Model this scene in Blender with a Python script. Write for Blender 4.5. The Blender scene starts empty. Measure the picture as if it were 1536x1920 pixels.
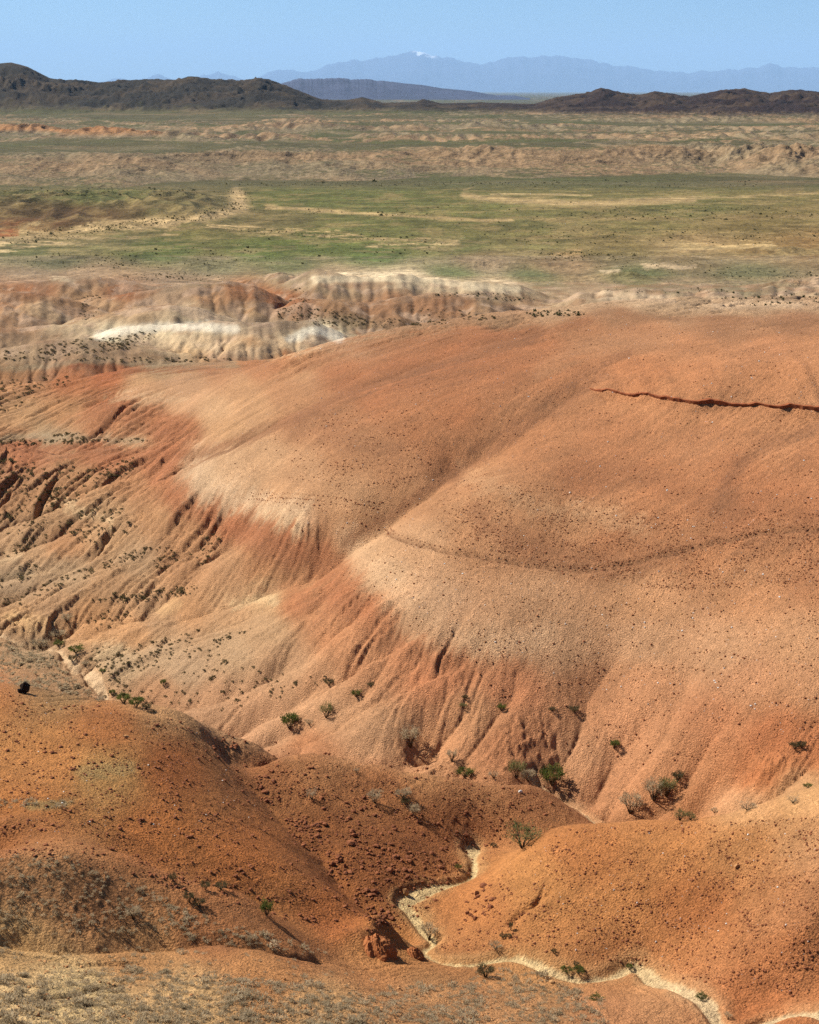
import bpy, math, random
import numpy as np
from mathutils import Vector

# ------------------------------------------------------------------ camera, sky, sun, exposure
SC = bpy.context.scene
COL = SC.collection
F, CX, CY, PITCH, EYE = 3000.0, 768.0, 960.0, math.radians(14.75), 90.0   # survey camera (photo pixels), eye 90 m above the plain
cam_d = bpy.data.cameras.new('camera'); cam = bpy.data.objects.new('camera', cam_d); COL.objects.link(cam)
cam.location = (0, 0, EYE); cam.rotation_euler = (math.radians(90) - PITCH, 0, 0)
cam_d.sensor_fit = 'VERTICAL'; cam_d.sensor_height = 24; cam_d.lens = 24 * F / 1920
cam_d.clip_start = 1; cam_d.clip_end = 300000
SC.camera = cam

SUN_AZ = math.radians(-62)      # measured from the viewing direction, negative = left
SUN_EL = math.radians(44)
W = bpy.data.worlds.new('World'); SC.world = W; W.use_nodes = True
nt = W.node_tree; nt.nodes.clear()
sky = nt.nodes.new('ShaderNodeTexSky'); sky.sky_type = 'NISHITA'; sky.sun_disc = False
sky.sun_elevation = SUN_EL; sky.sun_rotation = SUN_AZ
sky.altitude = 1200; sky.air_density = 0.7; sky.dust_density = 1.6; sky.ozone_density = 3.0
bg = nt.nodes.new('ShaderNodeBackground'); bg.inputs[1].default_value = 0.064
wo = nt.nodes.new('ShaderNodeOutputWorld')
tint = nt.nodes.new('ShaderNodeVectorMath'); tint.operation = 'MULTIPLY'; tint.inputs[1].default_value = (.72, .92, 1.0)
nt.links.new(sky.outputs[0], tint.inputs[0]); nt.links.new(tint.outputs[0], bg.inputs[0]); nt.links.new(bg.outputs[0], wo.inputs[0])

sd = bpy.data.lights.new('sun', 'SUN'); sd.energy = 5.0; sd.angle = math.radians(0.53); sd.color = (1.0, 0.95, 0.87)
sun = bpy.data.objects.new('sun', sd); COL.objects.link(sun)
sv = Vector((math.sin(SUN_AZ) * math.cos(SUN_EL), math.cos(SUN_AZ) * math.cos(SUN_EL), math.sin(SUN_EL)))
sun.rotation_euler = sv.to_track_quat('Z', 'Y').to_euler(); sun.location = (0, 0, 3000)

SC.view_settings.view_transform = 'Standard'; SC.view_settings.look = 'None'
SC.view_settings.exposure = 0.93; SC.view_settings.gamma = 1.0; SC.view_settings.use_curve_mapping = False
SC.render.engine = 'CYCLES'
SC.cycles.max_bounces = 5; SC.cycles.diffuse_bounces = 3; SC.cycles.volume_bounces = 1
SC.cycles.use_denoising = False
SC.cycles.use_preview_denoising = False
try:
    SC.cycles.denoising_prefilter = 'ACCURATE'
except Exception:
    pass

# ------------------------------------------------------------------ survey helpers: sight line <-> ground
SP, CP = math.sin(PITCH), math.cos(PITCH)
def tan_dep(py):
    return np.tan(PITCH + np.arctan((np.asarray(py, float) - CY) / F))
def ground(px, py, z):
    Y = (EYE - z) / tan_dep(py)
    return (px - CX) / (F * CP - (py - CY) * SP) * Y, Y
def row_of(Y, z):
    return CY + F * np.tan(np.arctan2(EYE - z, Y) - PITCH)
def slope_of(px, Y, z):
    return (px - CX) / (F * CP - (row_of(Y, z) - CY) * SP)
def to_view(X, Y, z):
    py = row_of(Y, z)
    return CX + X / Y * (F * CP - (py - CY) * SP), py

# ------------------------------------------------------------------ numpy noise
def _hash(ix, iy, s):
    h = (ix.astype(np.uint32) * np.uint32(374761393) + iy.astype(np.uint32) * np.uint32(668265263) + np.uint32(s * 1442695 + 12345))
    h = (h ^ (h >> np.uint32(13))) * np.uint32(1274126177)
    return (h ^ (h >> np.uint32(16)))
def perlin(x, y, s=0):
    xi = np.floor(x).astype(np.int64); yi = np.floor(y).astype(np.int64)
    xf = (x - xi).astype(np.float32); yf = (y - yi).astype(np.float32)
    u = xf * xf * xf * (xf * (xf * 6 - 15) + 10); v = yf * yf * yf * (yf * (yf * 6 - 15) + 10)
    def g(a, b, dx, dy):
        h = (_hash(xi + a, yi + b, s) & np.uint32(255)).astype(np.float32) * np.float32(2 * math.pi / 256)
        return np.cos(h) * dx + np.sin(h) * dy
    n00 = g(0, 0, xf, yf); n10 = g(1, 0, xf - 1, yf); n01 = g(0, 1, xf, yf - 1); n11 = g(1, 1, xf - 1, yf - 1)
    return 1.5 * ((n00 * (1 - u) + n10 * u) * (1 - v) + (n01 * (1 - u) + n11 * u) * v)
def fbm(x, y, o=4, s=0, gain=0.5):
    a, t = 1.0, 0
    for k in range(o):
        t = t + a * perlin(x * 2 ** k + 17.3 * k, y * 2 ** k - 9.1 * k, s + k); a *= gain
    return t
def ridged(x, y, o=3, s=0, gain=0.5):
    a, t = 1.0, 0
    for k in range(o):
        t = t + a * (1 - 2 * np.abs(perlin(x * 2 ** k + 7.7 * k, y * 2 ** k + 3.1 * k, s + k))); a *= gain
    return t
def sstep(a, b, x):
    t = np.clip((x - a) / (b - a), 0, 1)
    return t * t * (3 - 2 * t)

# ------------------------------------------------------------------ survey points of the near terrain (photo column, row, height)
VIS = [
 # foreground sage slope
 (-250,1930,50.5),(0,1920,48),(400,1920,45.5),(768,1920,42),(0,1850,46.7),(400,1850,44.2),(700,1850,38.6),(-250,1850,49),
 (0,1780,45),(400,1790,42.5),(-250,1780,47),(0,1755,44),(120,1760,43.5),(300,1765,42),(640,1800,36.8),
 (-250,1580,49.5),(0,1600,46.2),(120,1602,45.7),(250,1650,43.6),(450,1730,41.3),(620,1785,37),(200,1700,43.5),
 (900,1860,36.3),(1000,1900,37.5),(1150,1890,37),(750,1810,35.2),(1250,1900,37),
 # hollow behind the sage ridge, orange hill with its spur
 (0,1575,44),(250,1620,42.6),(450,1700,39),(0,1530,43.8),(40,1495,44.3),(-250,1500,46),
 (-250,1400,46),(0,1400,43.3),(-250,1270,45),(0,1282,42.2),(150,1312,41.7),(230,1327,41.2),(380,1357,39.3),
 (500,1387,36.8),(600,1402,35.6),(720,1433,34.2),(850,1455,33.1),(1000,1469,31.6),(1075,1497,30.3),
 (240,1400,42.6),(320,1480,41.4),(450,1560,39.1),(550,1620,37.4),(640,1680,36),(700,1735,34.8),(150,1480,43),(250,1560,42),(450,1640,39.2),(600,1720,36.4),
 (415,1400,37.2),(500,1490,35.4),(570,1560,34.6),(640,1640,33.8),(740,1740,32.9),
 (620,1480,34.8),(700,1560,33.4),(700,1490,33.9),(850,1520,32.4),(800,1600,32.2),(1000,1500,31.4),(1010,1535,30.9),(720,1640,32.9),
 # dry wash, from the near right round to the far left
 (1345,1920,37),(1330,1880,36.6),(1280,1850,36),(1180,1810,34.6),(1050,1830,34.2),(950,1795,33.7),(800,1790,32.7),(760,1690,32),
 (890,1640,31.3),(890,1580,30.6),(930,1600,31.4),(1160,1530,29.8),(1050,1475,28.6),(470,1391,26),(200,1312,22.2),(100,1215,20),(0,1185,18.5),(-250,1150,15),
 (950,1455,29.6),(870,1452,29.4),(1480,1850,37.6),(1536,1862,37.9),(1536,1915,38.2),(1620,1890,38.4),
 # right hand hill
 (935,1640,33.6),(980,1592,34.8),(1050,1550,36),(1200,1538,38.3),(1400,1528,41.5),(1536,1512,44),(1780,1490,48),
 (1000,1700,35),(1100,1650,36.4),(1100,1770,35),(1300,1650,38.4),(1300,1760,36.4),(1500,1620,42),(1500,1750,40),(1420,1800,37.9),(1440,1860,37),(1536,1800,39),(1780,1700,43),
 (1536,1890,38.2),(1440,1912,37.3),(1780,1890,39.2),
 # strip behind the right hand crest, foot of the main hill
 (1350,1520,33),(1536,1470,36.2),(1780,1440,39),(1300,1490,31.3),
 # main hill
 (1536,1440,36),(1536,1300,39.2),(1536,1060,45.2),(1536,900,49.6),(1536,780,53),(1536,755,53.9),(1536,700,56.4),(1536,640,58.2),(1536,608,58.9),
 (1780,1400,37),(1780,1060,47),(1780,780,55),(1780,600,61),
 (1300,1450,32.5),(1320,1300,36.6),(1320,1060,43.4),(1320,900,48),(1320,770,52),(1320,740,53.4),(1320,660,56),(1320,600,57.2),
 (1100,1465,29.3),(1100,1400,30.8),(1100,1300,33.7),(1100,1060,41.6),(1100,900,46.2),(1100,760,50.6),(1100,640,54.2),(1100,592,55.6),
 (950,1400,30.8),(950,1200,37),(950,1060,41),(950,900,46),(950,760,49.8),(950,605,54),
 (800,1450,29.2),(800,1300,33.3),(800,1180,37),(800,1060,40.2),(720,972,39.6),(800,900,43.6),(880,860,45.2),(800,760,48.7),(800,650,51.4),(800,623,52),
 (620,1360,29.8),(600,1230,32.6),(600,1130,34.6),(690,1030,39),(595,1046,34.6),(640,960,39.4),(520,960,37.4),(600,850,43),(600,740,45.8),(600,665,47.2),(600,652,47.4),(680,629,49),
 (400,1345,26.4),(400,1200,28),(400,1100,28.8),(420,1000,31.8),(400,930,34.8),(370,880,36.2),(400,800,38),(400,740,38.6),(450,700,39.8),(505,682,41),
 (200,1260,23.5),(200,1180,23.3),(200,1060,24.8),(200,950,26.6),(200,860,28.2),(200,836,26.6),(300,832,31),(200,770,28),(200,705,28),(250,690,29),
 (0,1060,19.5),(0,950,21.5),(0,860,24.4),(0,843,24.4),(0,826,18),(0,760,19),(0,715,21),(0,690,17),
 (-250,1060,15),(-250,900,20),(-250,760,17),(-250,690,14),
]
HID = [  # ground lying out of sight behind a crest: photo column, distance, height
 (0,150,30),(0,175,22),(120,150,29),(250,150,27.5),(400,148,26.6),(600,140,27.6),(700,136,28.1),(800,132.5,28.4),(950,133.5,28.7),(-250,155,30),
 (0,93,44.4),(250,92,43.2),(450,93,40),
 (1200,116,31),(1350,114,34),(1536,110,39),(1050,118,31),(1780,112,42),
 (0,300,19),(-250,320,17),(200,296,24),(0,425,13),(250,400,18),(350,390,22),(450,385,22),
 (500,330,35),(500,380,25),(520,430,15),(680,330,38),(650,400,20),(650,450,14),(800,300,47),(800,370,30),(800,460,14),(800,530,9),
 (950,300,48),(950,380,30),(950,480,14),(1100,285,53),(1100,340,42),(1100,440,22),(1100,560,5),
 (1320,280,55),(1320,350,42),(1320,450,22),(1320,560,5),(1536,260,57),(1536,340,44),(1536,450,24),(1536,560,5),(1780,270,58),(1780,350,46),(1780,560,5),
 (-250,440,13),(-250,520,9),(-250,600,6.5),(-250,680,4),(-250,780,1.5),(0,440,13),(0,520,9),(0,600,6.5),(0,680,4),(0,780,1.5),(200,440,13),(200,520,9),(200,600,6.5),(200,680,4),(200,780,1.5),(400,440,13),(400,520,9),(400,600,6.5),(400,680,4),(400,780,1.5),(600,440,13),(600,520,9),(600,600,6.5),(600,680,4),(600,780,1.5),(768,440,13),(768,520,9),(768,600,6.5),(768,680,4),(768,780,1.5),(950,470,10),(950,520,6),(950,600,3.5),(950,680,1.5),(950,780,0.5),(1150,470,10),(1150,520,6),(1150,600,3.5),(1150,680,1.5),(1150,780,0.5),(1350,470,10),(1350,520,6),(1350,600,3.5),(1350,680,1.5),(1350,780,0.5),(1536,470,10),(1536,520,6),(1536,600,3.5),(1536,680,1.5),(1536,780,0.5),(1780,470,10),(1780,520,6),(1780,600,3.5),(1780,680,1.5),(1780,780,0.5),
 (0,50,52),(768,50,47),(1536,50,46),(-250,50,53),(1780,50,50),(1300,62,41),(768,62,44),
]
ctl = []
for px, py, z in VIS:
    X, Y = ground(px, py, z); ctl.append((X / Y, math.log(Y), z))
for px, Y, z in HID:
    ctl.append((slope_of(px, Y, z), math.log(Y), z))
for px in (-250, 0, 300, 600, 768, 950, 1200, 1536, 1780):
    for Y in (860, 950, 1080, 1250):
        ctl.append((slope_of(px, Y, 0), math.log(Y), 1.0))
ctl = np.array(ctl)
def tps_fit(P, z, lam=2e-6):
    d2 = ((P[:, None, :] - P[None, :, :]) ** 2).sum(2)
    K = 0.5 * d2 * np.log(d2 + 1e-12) + lam * np.eye(len(P))
    Q = np.c_[np.ones(len(P)), P]
    A = np.block([[K, Q], [Q.T, np.zeros((3, 3))]])
    w = np.linalg.solve(A, np.r_[z, 0, 0, 0])
    return w[:len(P)], w[len(P):]
def tps_eval(P, w, a, u, v):
    out = a[0] + a[1] * u + a[2] * v
    for k in range(len(P)):
        d2 = (u - P[k, 0]) ** 2 + (v - P[k, 1]) ** 2
        out = out + w[k] * 0.5 * d2 * np.log(d2 + 1e-12)
    return out
TW, TA = tps_fit(ctl[:, :2], ctl[:, 2])

# master grid: u = X/Y, v = ln Y (cells stay square on the ground at every distance)
U0, U1, V0, V1, G = -0.318, 0.318, math.log(54.0), math.log(1150.0), 0.0012
NU, NV = int((U1 - U0) / G) + 1, int((V1 - V0) / G) + 1
cu = np.linspace(U0, U1, 90); cv = np.linspace(V0, V1, 400)
Zc = tps_eval(ctl[:, :2], TW, TA, *np.meshgrid(cu, cv)).astype(np.float32)
def bicubic(A, fi, fj):            # Catmull-Rom lookup of A[i, j]
    i = np.clip(np.floor(fi).astype(int), 1, A.shape[0] - 3); j = np.clip(np.floor(fj).astype(int), 1, A.shape[1] - 3)
    a, b = (fi - i).astype(np.float32), (fj - j).astype(np.float32)
    def wts(t): return (-.5*t+t*t-.5*t**3, 1-2.5*t*t+1.5*t**3, .5*t+2*t*t-1.5*t**3, -.5*t*t+.5*t**3)
    wa, wb = wts(a), wts(b); r = 0
    for m in range(4):
        for n in range(4):
            r = r + wa[m] * wb[n] * A[i + m - 1, j + n - 1]
    return r
def base_uv(u, v):
    return bicubic(Zc, (v - V0) / (V1 - V0) * 399, (u - U0) / (U1 - U0) * 89)
gu = U0 + np.arange(NU) * G; gv = V0 + np.arange(NV) * G
UU, VV = np.meshgrid(gu, gv); YY = np.exp(VV); XX = UU * YY
H = base_uv(UU, VV).astype(np.float32)
# low badland hills between the big hill and the plain, one row of crests behind the other: (distance, [(photo column, crest row)])
ROWS = [
 (448, [(-330,668),(-100,660),(0,654),(60,641),(140,632),(220,641),(330,662),(450,677),(540,700)]),
 (474, [(100,660),(170,630),(230,614),(300,611),(400,604),(500,602),(560,606),(590,608),(640,632),(700,668)]),
 (515, [(-330,600),(-60,606),(30,618),(90,612),(160,612),(240,632)]),
 (535, [(100,618),(150,600),(200,588),(260,576),(320,572),(370,582),(430,600),(520,625)]),
 (572, [(-330,552),(-80,548),(0,546),(60,549),(110,560),(170,580),(230,602)]),
 (582, [(470,612),(520,580),(560,564),(620,559),(690,567),(760,558),(830,553),(890,557),(940,567),(990,588),(1040,615)]),
 (603, [(90,585),(140,566),(200,556),(250,546),(310,537),(370,532),(430,531),(480,539),(520,554),(570,582)]),
 (640, [(-330,530),(0,534),(60,528),(120,519),(180,519),(240,527),(310,541),(380,556)]),
 (560, [(930,612),(1000,594),(1060,580),(1120,571),(1170,576),(1220,583),(1280,590),(1340,584),(1400,572),(1450,576),(1510,570),(1580,566),(1840,575)]),
 (628, [(1000,590),(1060,566),(1130,556),(1180,559),(1250,566),(1320,560),(1380,553),(1430,560),(1500,556),(1560,552),(1840,556)]),
 (690, [(1060,566),(1130,548),(1190,541),(1240,543),(1300,550),(1370,545),(1440,538),(1500,541),(1560,538),(1840,540)]),
 (700, [(470,560),(520,534),(560,519),(600,508),(645,515),(700,520),(745,513),(790,523),(860,529),(920,531),(975,538),(1030,560)]),
 (735, [(430,535),(480,520),(530,510),(580,517),(640,530)]),
 (850, [(790,512),(830,497),(870,489),(905,485),(950,491),(1000,493),(1050,497),(1100,510)]),
 (800, [(1090,521),(1125,509),(1155,503),(1190,512),(1220,521)]), (850, [(1180,510),(1220,499),(1275,491),(1320,500),(1350,508)]),
 (830, [(310,512),(345,497),(375,491),(410,497),(450,511)]), (930, [(1230,482),(1290,470),(1360,465),(1450,462),(1530,468),(1600,480)]),
 (760, [(1380,540),(1440,526),(1500,522),(1560,526),(1700,530)]),
]
_z0 = np.full(H.shape, -1e3, np.float32)
_w = (fbm(XX / 42, YY / 42, 3, 711)).astype(np.float32)
for rk, (yr, tab) in enumerate(ROWS):
    t_ = np.array(tab, float); cp = CX + 3000 * UU
    pr = np.interp(cp, t_[:, 0], t_[:, 1]) - (6.5 if t_[0, 0] > 900 else 2.2) * (np.abs(perlin(cp / 62 + 13.1 * rk, UU * 0 + rk, 760)) * 2 - .6) + 1.2 * perlin(cp / 12, UU * 0 + rk, 770); zc = EYE - tan_dep(pr) * yr
    off = np.maximum(t_[0, 0] - cp, 0) + np.maximum(cp - t_[-1, 0], 0)
    yc = yr + 9 * _w + 5 * perlin(XX / 17, XX * 0 + rk, 720 + rk)
    d = (YY - yc) * np.where(YY > yc, 1.25, 1.0); r_ = 9.0 if yr < 800 else 7.0
    g1 = np.abs(perlin(XX / 10 + .5 * _w, YY / 34 + .25 * XX / 10, 730 + rk)); g2 = np.abs(perlin(XX / 4.5, YY / 16 + .2 * XX / 4.5, 740 + rk))
    z = zc - .30 * (np.sqrt(d * d + r_ * r_) - r_) - np.clip(np.abs(d) / 18, 0, 1) * (1.2 * (g1 - .25) + .7 * (g2 - .25)) - off * .05
    _z0 = np.maximum(_z0, z * (YY > 395) + -1e3 * (YY <= 395))
_k = 1.2; _m = np.maximum(H, _z0)
H = np.where(YY > 395, _m + _k * np.log(np.exp((H - _m) / _k) + np.exp((_z0 - _m) / _k)), H).astype(np.float32)
H0 = H.copy()
def lookup(A, X, Y):
    fi = np.clip((np.log(Y) - V0) / G, 0, NV - 1.001); fj = np.clip((X / Y - U0) / G, 0, NU - 1.001)
    i = fi.astype(int); j = fj.astype(int); a = fi - i; b = fj - j
    return (A[i, j] * (1 - a) * (1 - b) + A[i + 1, j] * a * (1 - b) + A[i, j + 1] * (1 - a) * b + A[i + 1, j + 1] * a * b)
_ys = np.exp(np.linspace(V0 + .01, V1 - .01, 1500))
def hit(px, py, A=None, ymin=0):
    """first ground point on a sight line"""
    A = H0 if A is None else A
    t = (px - CX) / (F * CP - (py - CY) * SP); td = float(tan_dep(py))
    ok = (lookup(A, t * _ys, _ys) >= EYE - td * _ys) & (_ys > ymin)
    k = int(np.argmax(ok)) if ok.any() else len(_ys) - 1
    return t * _ys[k], _ys[k]
def seg_dist(X, Y, pts, vals=None):
    """distance to a polyline and the interpolated vertex value at the nearest point"""
    best = np.full(X.shape, 1e9, np.float32); bv = np.zeros(X.shape, np.float32)
    for k in range(len(pts) - 1):
        ax, ay = pts[k]; bx, by = pts[k + 1]
        dx, dy = bx - ax, by - ay; L = dx * dx + dy * dy + 1e-9
        t = np.clip(((X - ax) * dx + (Y - ay) * dy) / L, 0, 1)
        d = np.hypot(X - ax - t * dx, Y - ay - t * dy)
        m = d < best; best = np.where(m, d, best)
        if vals is not None: bv = np.where(m, vals[k] + t * (vals[k + 1] - vals[k]), bv)
    return best, bv
def densify(pts, n=6):
    P = np.array(pts, float); out = []
    for k in range(len(P) - 1):
        p0, p1, p2, p3 = P[max(k - 1, 0)], P[k], P[k + 1], P[min(k + 2, len(P) - 1)]
        for s in range(n):
            t = s / n
            out.append(0.5 * ((2 * p1) + (-p0 + p2) * t + (2 * p0 - 5 * p1 + 4 * p2 - p3) * t * t + (-p0 + 3 * p1 - 3 * p2 + p3) * t ** 3))
    out.append(P[-1]); return np.array(out)
def box_of(w, m):
    w = np.array(w); X0, Y0 = w.min(0) - m; X1, Y1 = w.max(0) + m
    i0 = max(0, int((math.log(max(Y0, 54)) - V0) / G)); i1 = min(NV, int((math.log(Y1) - V0) / G) + 2)
    us = [X0 / max(Y0, 54), X0 / Y1, X1 / max(Y0, 54), X1 / Y1]
    j0 = max(0, int((min(us) - U0) / G)); j1 = min(NU, int((max(us) - U0) / G) + 2)
    return slice(i0, i1), slice(j0, j1)
WN = (fbm(XX / 7, YY / 7, 3, 91) * 1.0).astype(np.float32)          # wobble for hand-traced lines
WN2 = (fbm(XX / 7 + 40, YY / 7, 3, 95) * 1.0).astype(np.float32)
def no_jumps(w):                    # drop points whose sight line slipped over a crest
    out = [w[0]]
    for p in w[1:]:
        if .84 < p[1] / out[-1][1] < 1.19: out.append(p)
    return out if len(out) > 1 else [w[0], w[0]]
def carve(pts, depth, width, wob=0.9, sharp=1.3):
    """ravine along a traced line; depth and width grow from the first to the last point"""
    w = no_jumps([hit(*p) for p in densify(pts, 3)])
    n = len(w); prm = np.linspace(0, 1, n)
    R = width[1] * 3 + 3
    si, sj = box_of(w, R)
    if si.stop <= si.start or sj.stop <= sj.start: return
    d, t = seg_dist(XX[si, sj] + wob * WN[si, sj], YY[si, sj] + wob * WN2[si, sj], w, prm)
    dep = depth[0] + (depth[1] - depth[0]) * t; wid = width[0] + (width[1] - width[0]) * t
    H[si, sj] -= dep * np.exp(-(d / wid) ** sharp)
def mound(pts, height, width, sharp=2.0, wob=0.6):
    w = [hit(*p) for p in densify(pts, 3)] if len(pts) > 1 else [hit(*pts[0]), hit(*pts[0])]
    si, sj = box_of(w, width * 3)
    d, _ = seg_dist(XX[si, sj] + wob * WN[si, sj], YY[si, sj] + wob * WN2[si, sj], w)
    H[si, sj] += height * np.exp(-(d / width) ** sharp)

RAVINES = [
 # main hill: long troughs
 ([(900,835),(810,905),(722,970),(650,1018),(590,1050),(430,1100),(350,1130),(220,1132),(150,1150),(95,1190)], (1.6,2.6), (3.2,3.2)),
 ([(660,710),(560,765),(440,830),(350,852)], (.3,1.0), (2.5,2.2)),
 ([(1000,620),(850,660),(700,720)], (.4,.4), (2.5,2.5)),
 ([(1130,700),(1000,790),(900,870)], (.4,.5), (3,3)),
 # left spurs, upper set
 ([(350,858),(240,885),(150,915),(60,945),(0,968)], (0.62,2.30), (2.29,4.66)),
 ([(380,905),(280,940),(200,955),(120,985),(0,1012)], (0.62,2.30), (2.15,4.04)),
 ([(450,950),(350,975),(240,1000),(150,1030),(60,1050),(0,1070)], (0.62,2.30), (2.15,4.04)),
 ([(470,1000),(380,1012),(250,1030),(150,1052),(60,1085),(0,1110)], (0.62,2.30), (2.15,4.04)),
 ([(410,1020),(370,1065),(300,1108)], (0.47,0.90), (2.15,3.42)),
 ([(330,1020),(310,1065),(285,1110)], (0.31,0.90), (1.72,2.79)),
 ([(60,865),(35,900),(0,930)], (0.39,1.32), (2.15,3.10)),
 ([(150,870),(100,900),(75,940)], (0.39,1.15), (1.72,2.79)),
 # lower set
 ([(640,1080),(560,1105),(480,1135),(380,1170),(280,1190),(190,1216),(150,1235)], (0.62,2.80), (2.00,3.73)),
 ([(700,1120),(640,1165),(560,1215),(500,1240),(425,1280),(330,1300),(270,1318)], (0.62,2.80), (2.00,3.42)),
 ([(600,1110),(560,1175),(540,1215)], (0.47,1.00), (1.72,2.48)),
 ([(780,1170),(700,1210),(640,1245),(560,1272),(480,1305),(400,1345)], (0.47,3.56), (1.86,2.94)),
 ([(850,1190),(760,1225),(700,1255),(620,1310),(540,1350),(475,1392)], (0.66,1.90), (1.86,3.10)),
 ([(900,1215),(820,1240),(735,1268),(650,1320),(590,1355),(500,1398)], (0.66,1.90), (1.86,2.79)),
 ([(930,1230),(860,1270),(800,1330),(775,1390),(735,1432)], (0.66,1.15), (1.86,3.42)),
 ([(985,1255),(940,1300),(890,1380),(838,1450)], (0.66,1.15), (1.86,2.94)),
 ([(880,1300),(850,1330),(800,1372)], (0.31,2.46), (1.57,2.17)),
 ([(1140,1250),(1100,1300),(1085,1345),(1055,1400),(1030,1455)], (0.66,1.15), (1.86,2.94)),
 ([(1230,1330),(1190,1370),(1150,1410),(1115,1455)], (0.66,1.90), (1.72,2.48)),
 ([(1300,1262),(1250,1360),(1190,1420),(1140,1480)], (0.43,1.90), (1.86,2.79)),
 ([(1380,1330),(1310,1400),(1240,1460),(1190,1515)], (0.31,3.35), (2.00,2.94)),
 ([(1460,1370),(1380,1430),(1300,1480),(1240,1522)], (0.31,2.90), (2.00,2.79)),
 ([(1550,1390),(1470,1450),(1400,1480),(1330,1512)], (0.31,2.90), (2.00,2.79)),
 # orange hill
 ([(425,1420),(455,1460),(500,1500),(570,1570),(640,1650),(745,1745)], (.1,1.1), (1.2,1.8)),
 # ditch below the sage ridge
 ([(-60,1750),(0,1754),(80,1760),(180,1765),(300,1768),(420,1766),(520,1782),(600,1800)], (.75,.5), (.8,.7)),
 ([(-60,1775),(60,1790),(150,1800),(260,1803)], (.3,.3), (.35,.35)),
 ([(60,1873),(110,1862),(170,1850),(240,1842)], (.35,.3), (.3,.3)),
]
for pts, dp, wd in RAVINES: carve(pts, dp, wd)
for pts, dp, wd in [([(960,1728),(985,1706),(1003,1692),(1032,1670)], (.5,.3), (.28,.2)), ([(1003,1692),(1018,1672),(1022,1660)], (.3,.2), (.2,.15))]: carve(pts, dp, wd, .2)
# wash bed: a shallow flat-floored channel
WASH = [      # photo column, row, bed height
 [(1365,1960,37.4),(1345,1915,37),(1330,1875,36.6),(1290,1853,36.1),(1240,1830,35.3),(1195,1808,34.7),(1140,1822,34.5),(1090,1828,34.4),(1040,1818,34.1),(990,1800,33.9),(950,1793,33.7),(880,1805,33.2),(835,1803,32.9),(803,1792,32.7),(795,1770,32.5),(812,1752,32.4),(795,1730,32.3),(770,1700,32.1),(756,1688,32),(800,1665,31.8),(850,1652,31.6),(885,1638,31.3),(888,1610,31),(892,1582,30.6)],
 [(1175,1545,30),(1162,1533,29.8),(1130,1510,29.4),(1090,1488,29),(1048,1472,28.6),(1000,1462,28.2)],
 [(230,1335,22.8),(203,1314,22.2),(165,1270,21.2),(125,1235,20.4),(92,1208,19.9),(40,1196,19.1),(-40,1184,18)],
 [(1560,1890,38.8),(1500,1885,38.2),(1465,1895,37.7),(1430,1915,37.2),(1400,1945,37)],
]
WASH_W = (.33, .24, .5, .55)
WASH_PTS = [[ground(px, py, z) for px, py, z in densify(l, 4)] for l in WASH]
washd = np.full(H.shape, 1e3, np.float32)
for l, hw in zip(WASH_PTS, WASH_W):
    si, sj = box_of(l, 8)
    d, _ = seg_dist(XX[si, sj] + .25 * WN[si, sj], YY[si, sj] + .25 * WN2[si, sj], l)
    washd[si, sj] = np.minimum(washd[si, sj], (d - hw * (1 + .8 * WN[si, sj] + .6 * WN2[si, sj])) )
washd = np.minimum(washd, 4)
H -= .35 * (1 - sstep(-.1, .5, washd)) 

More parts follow.
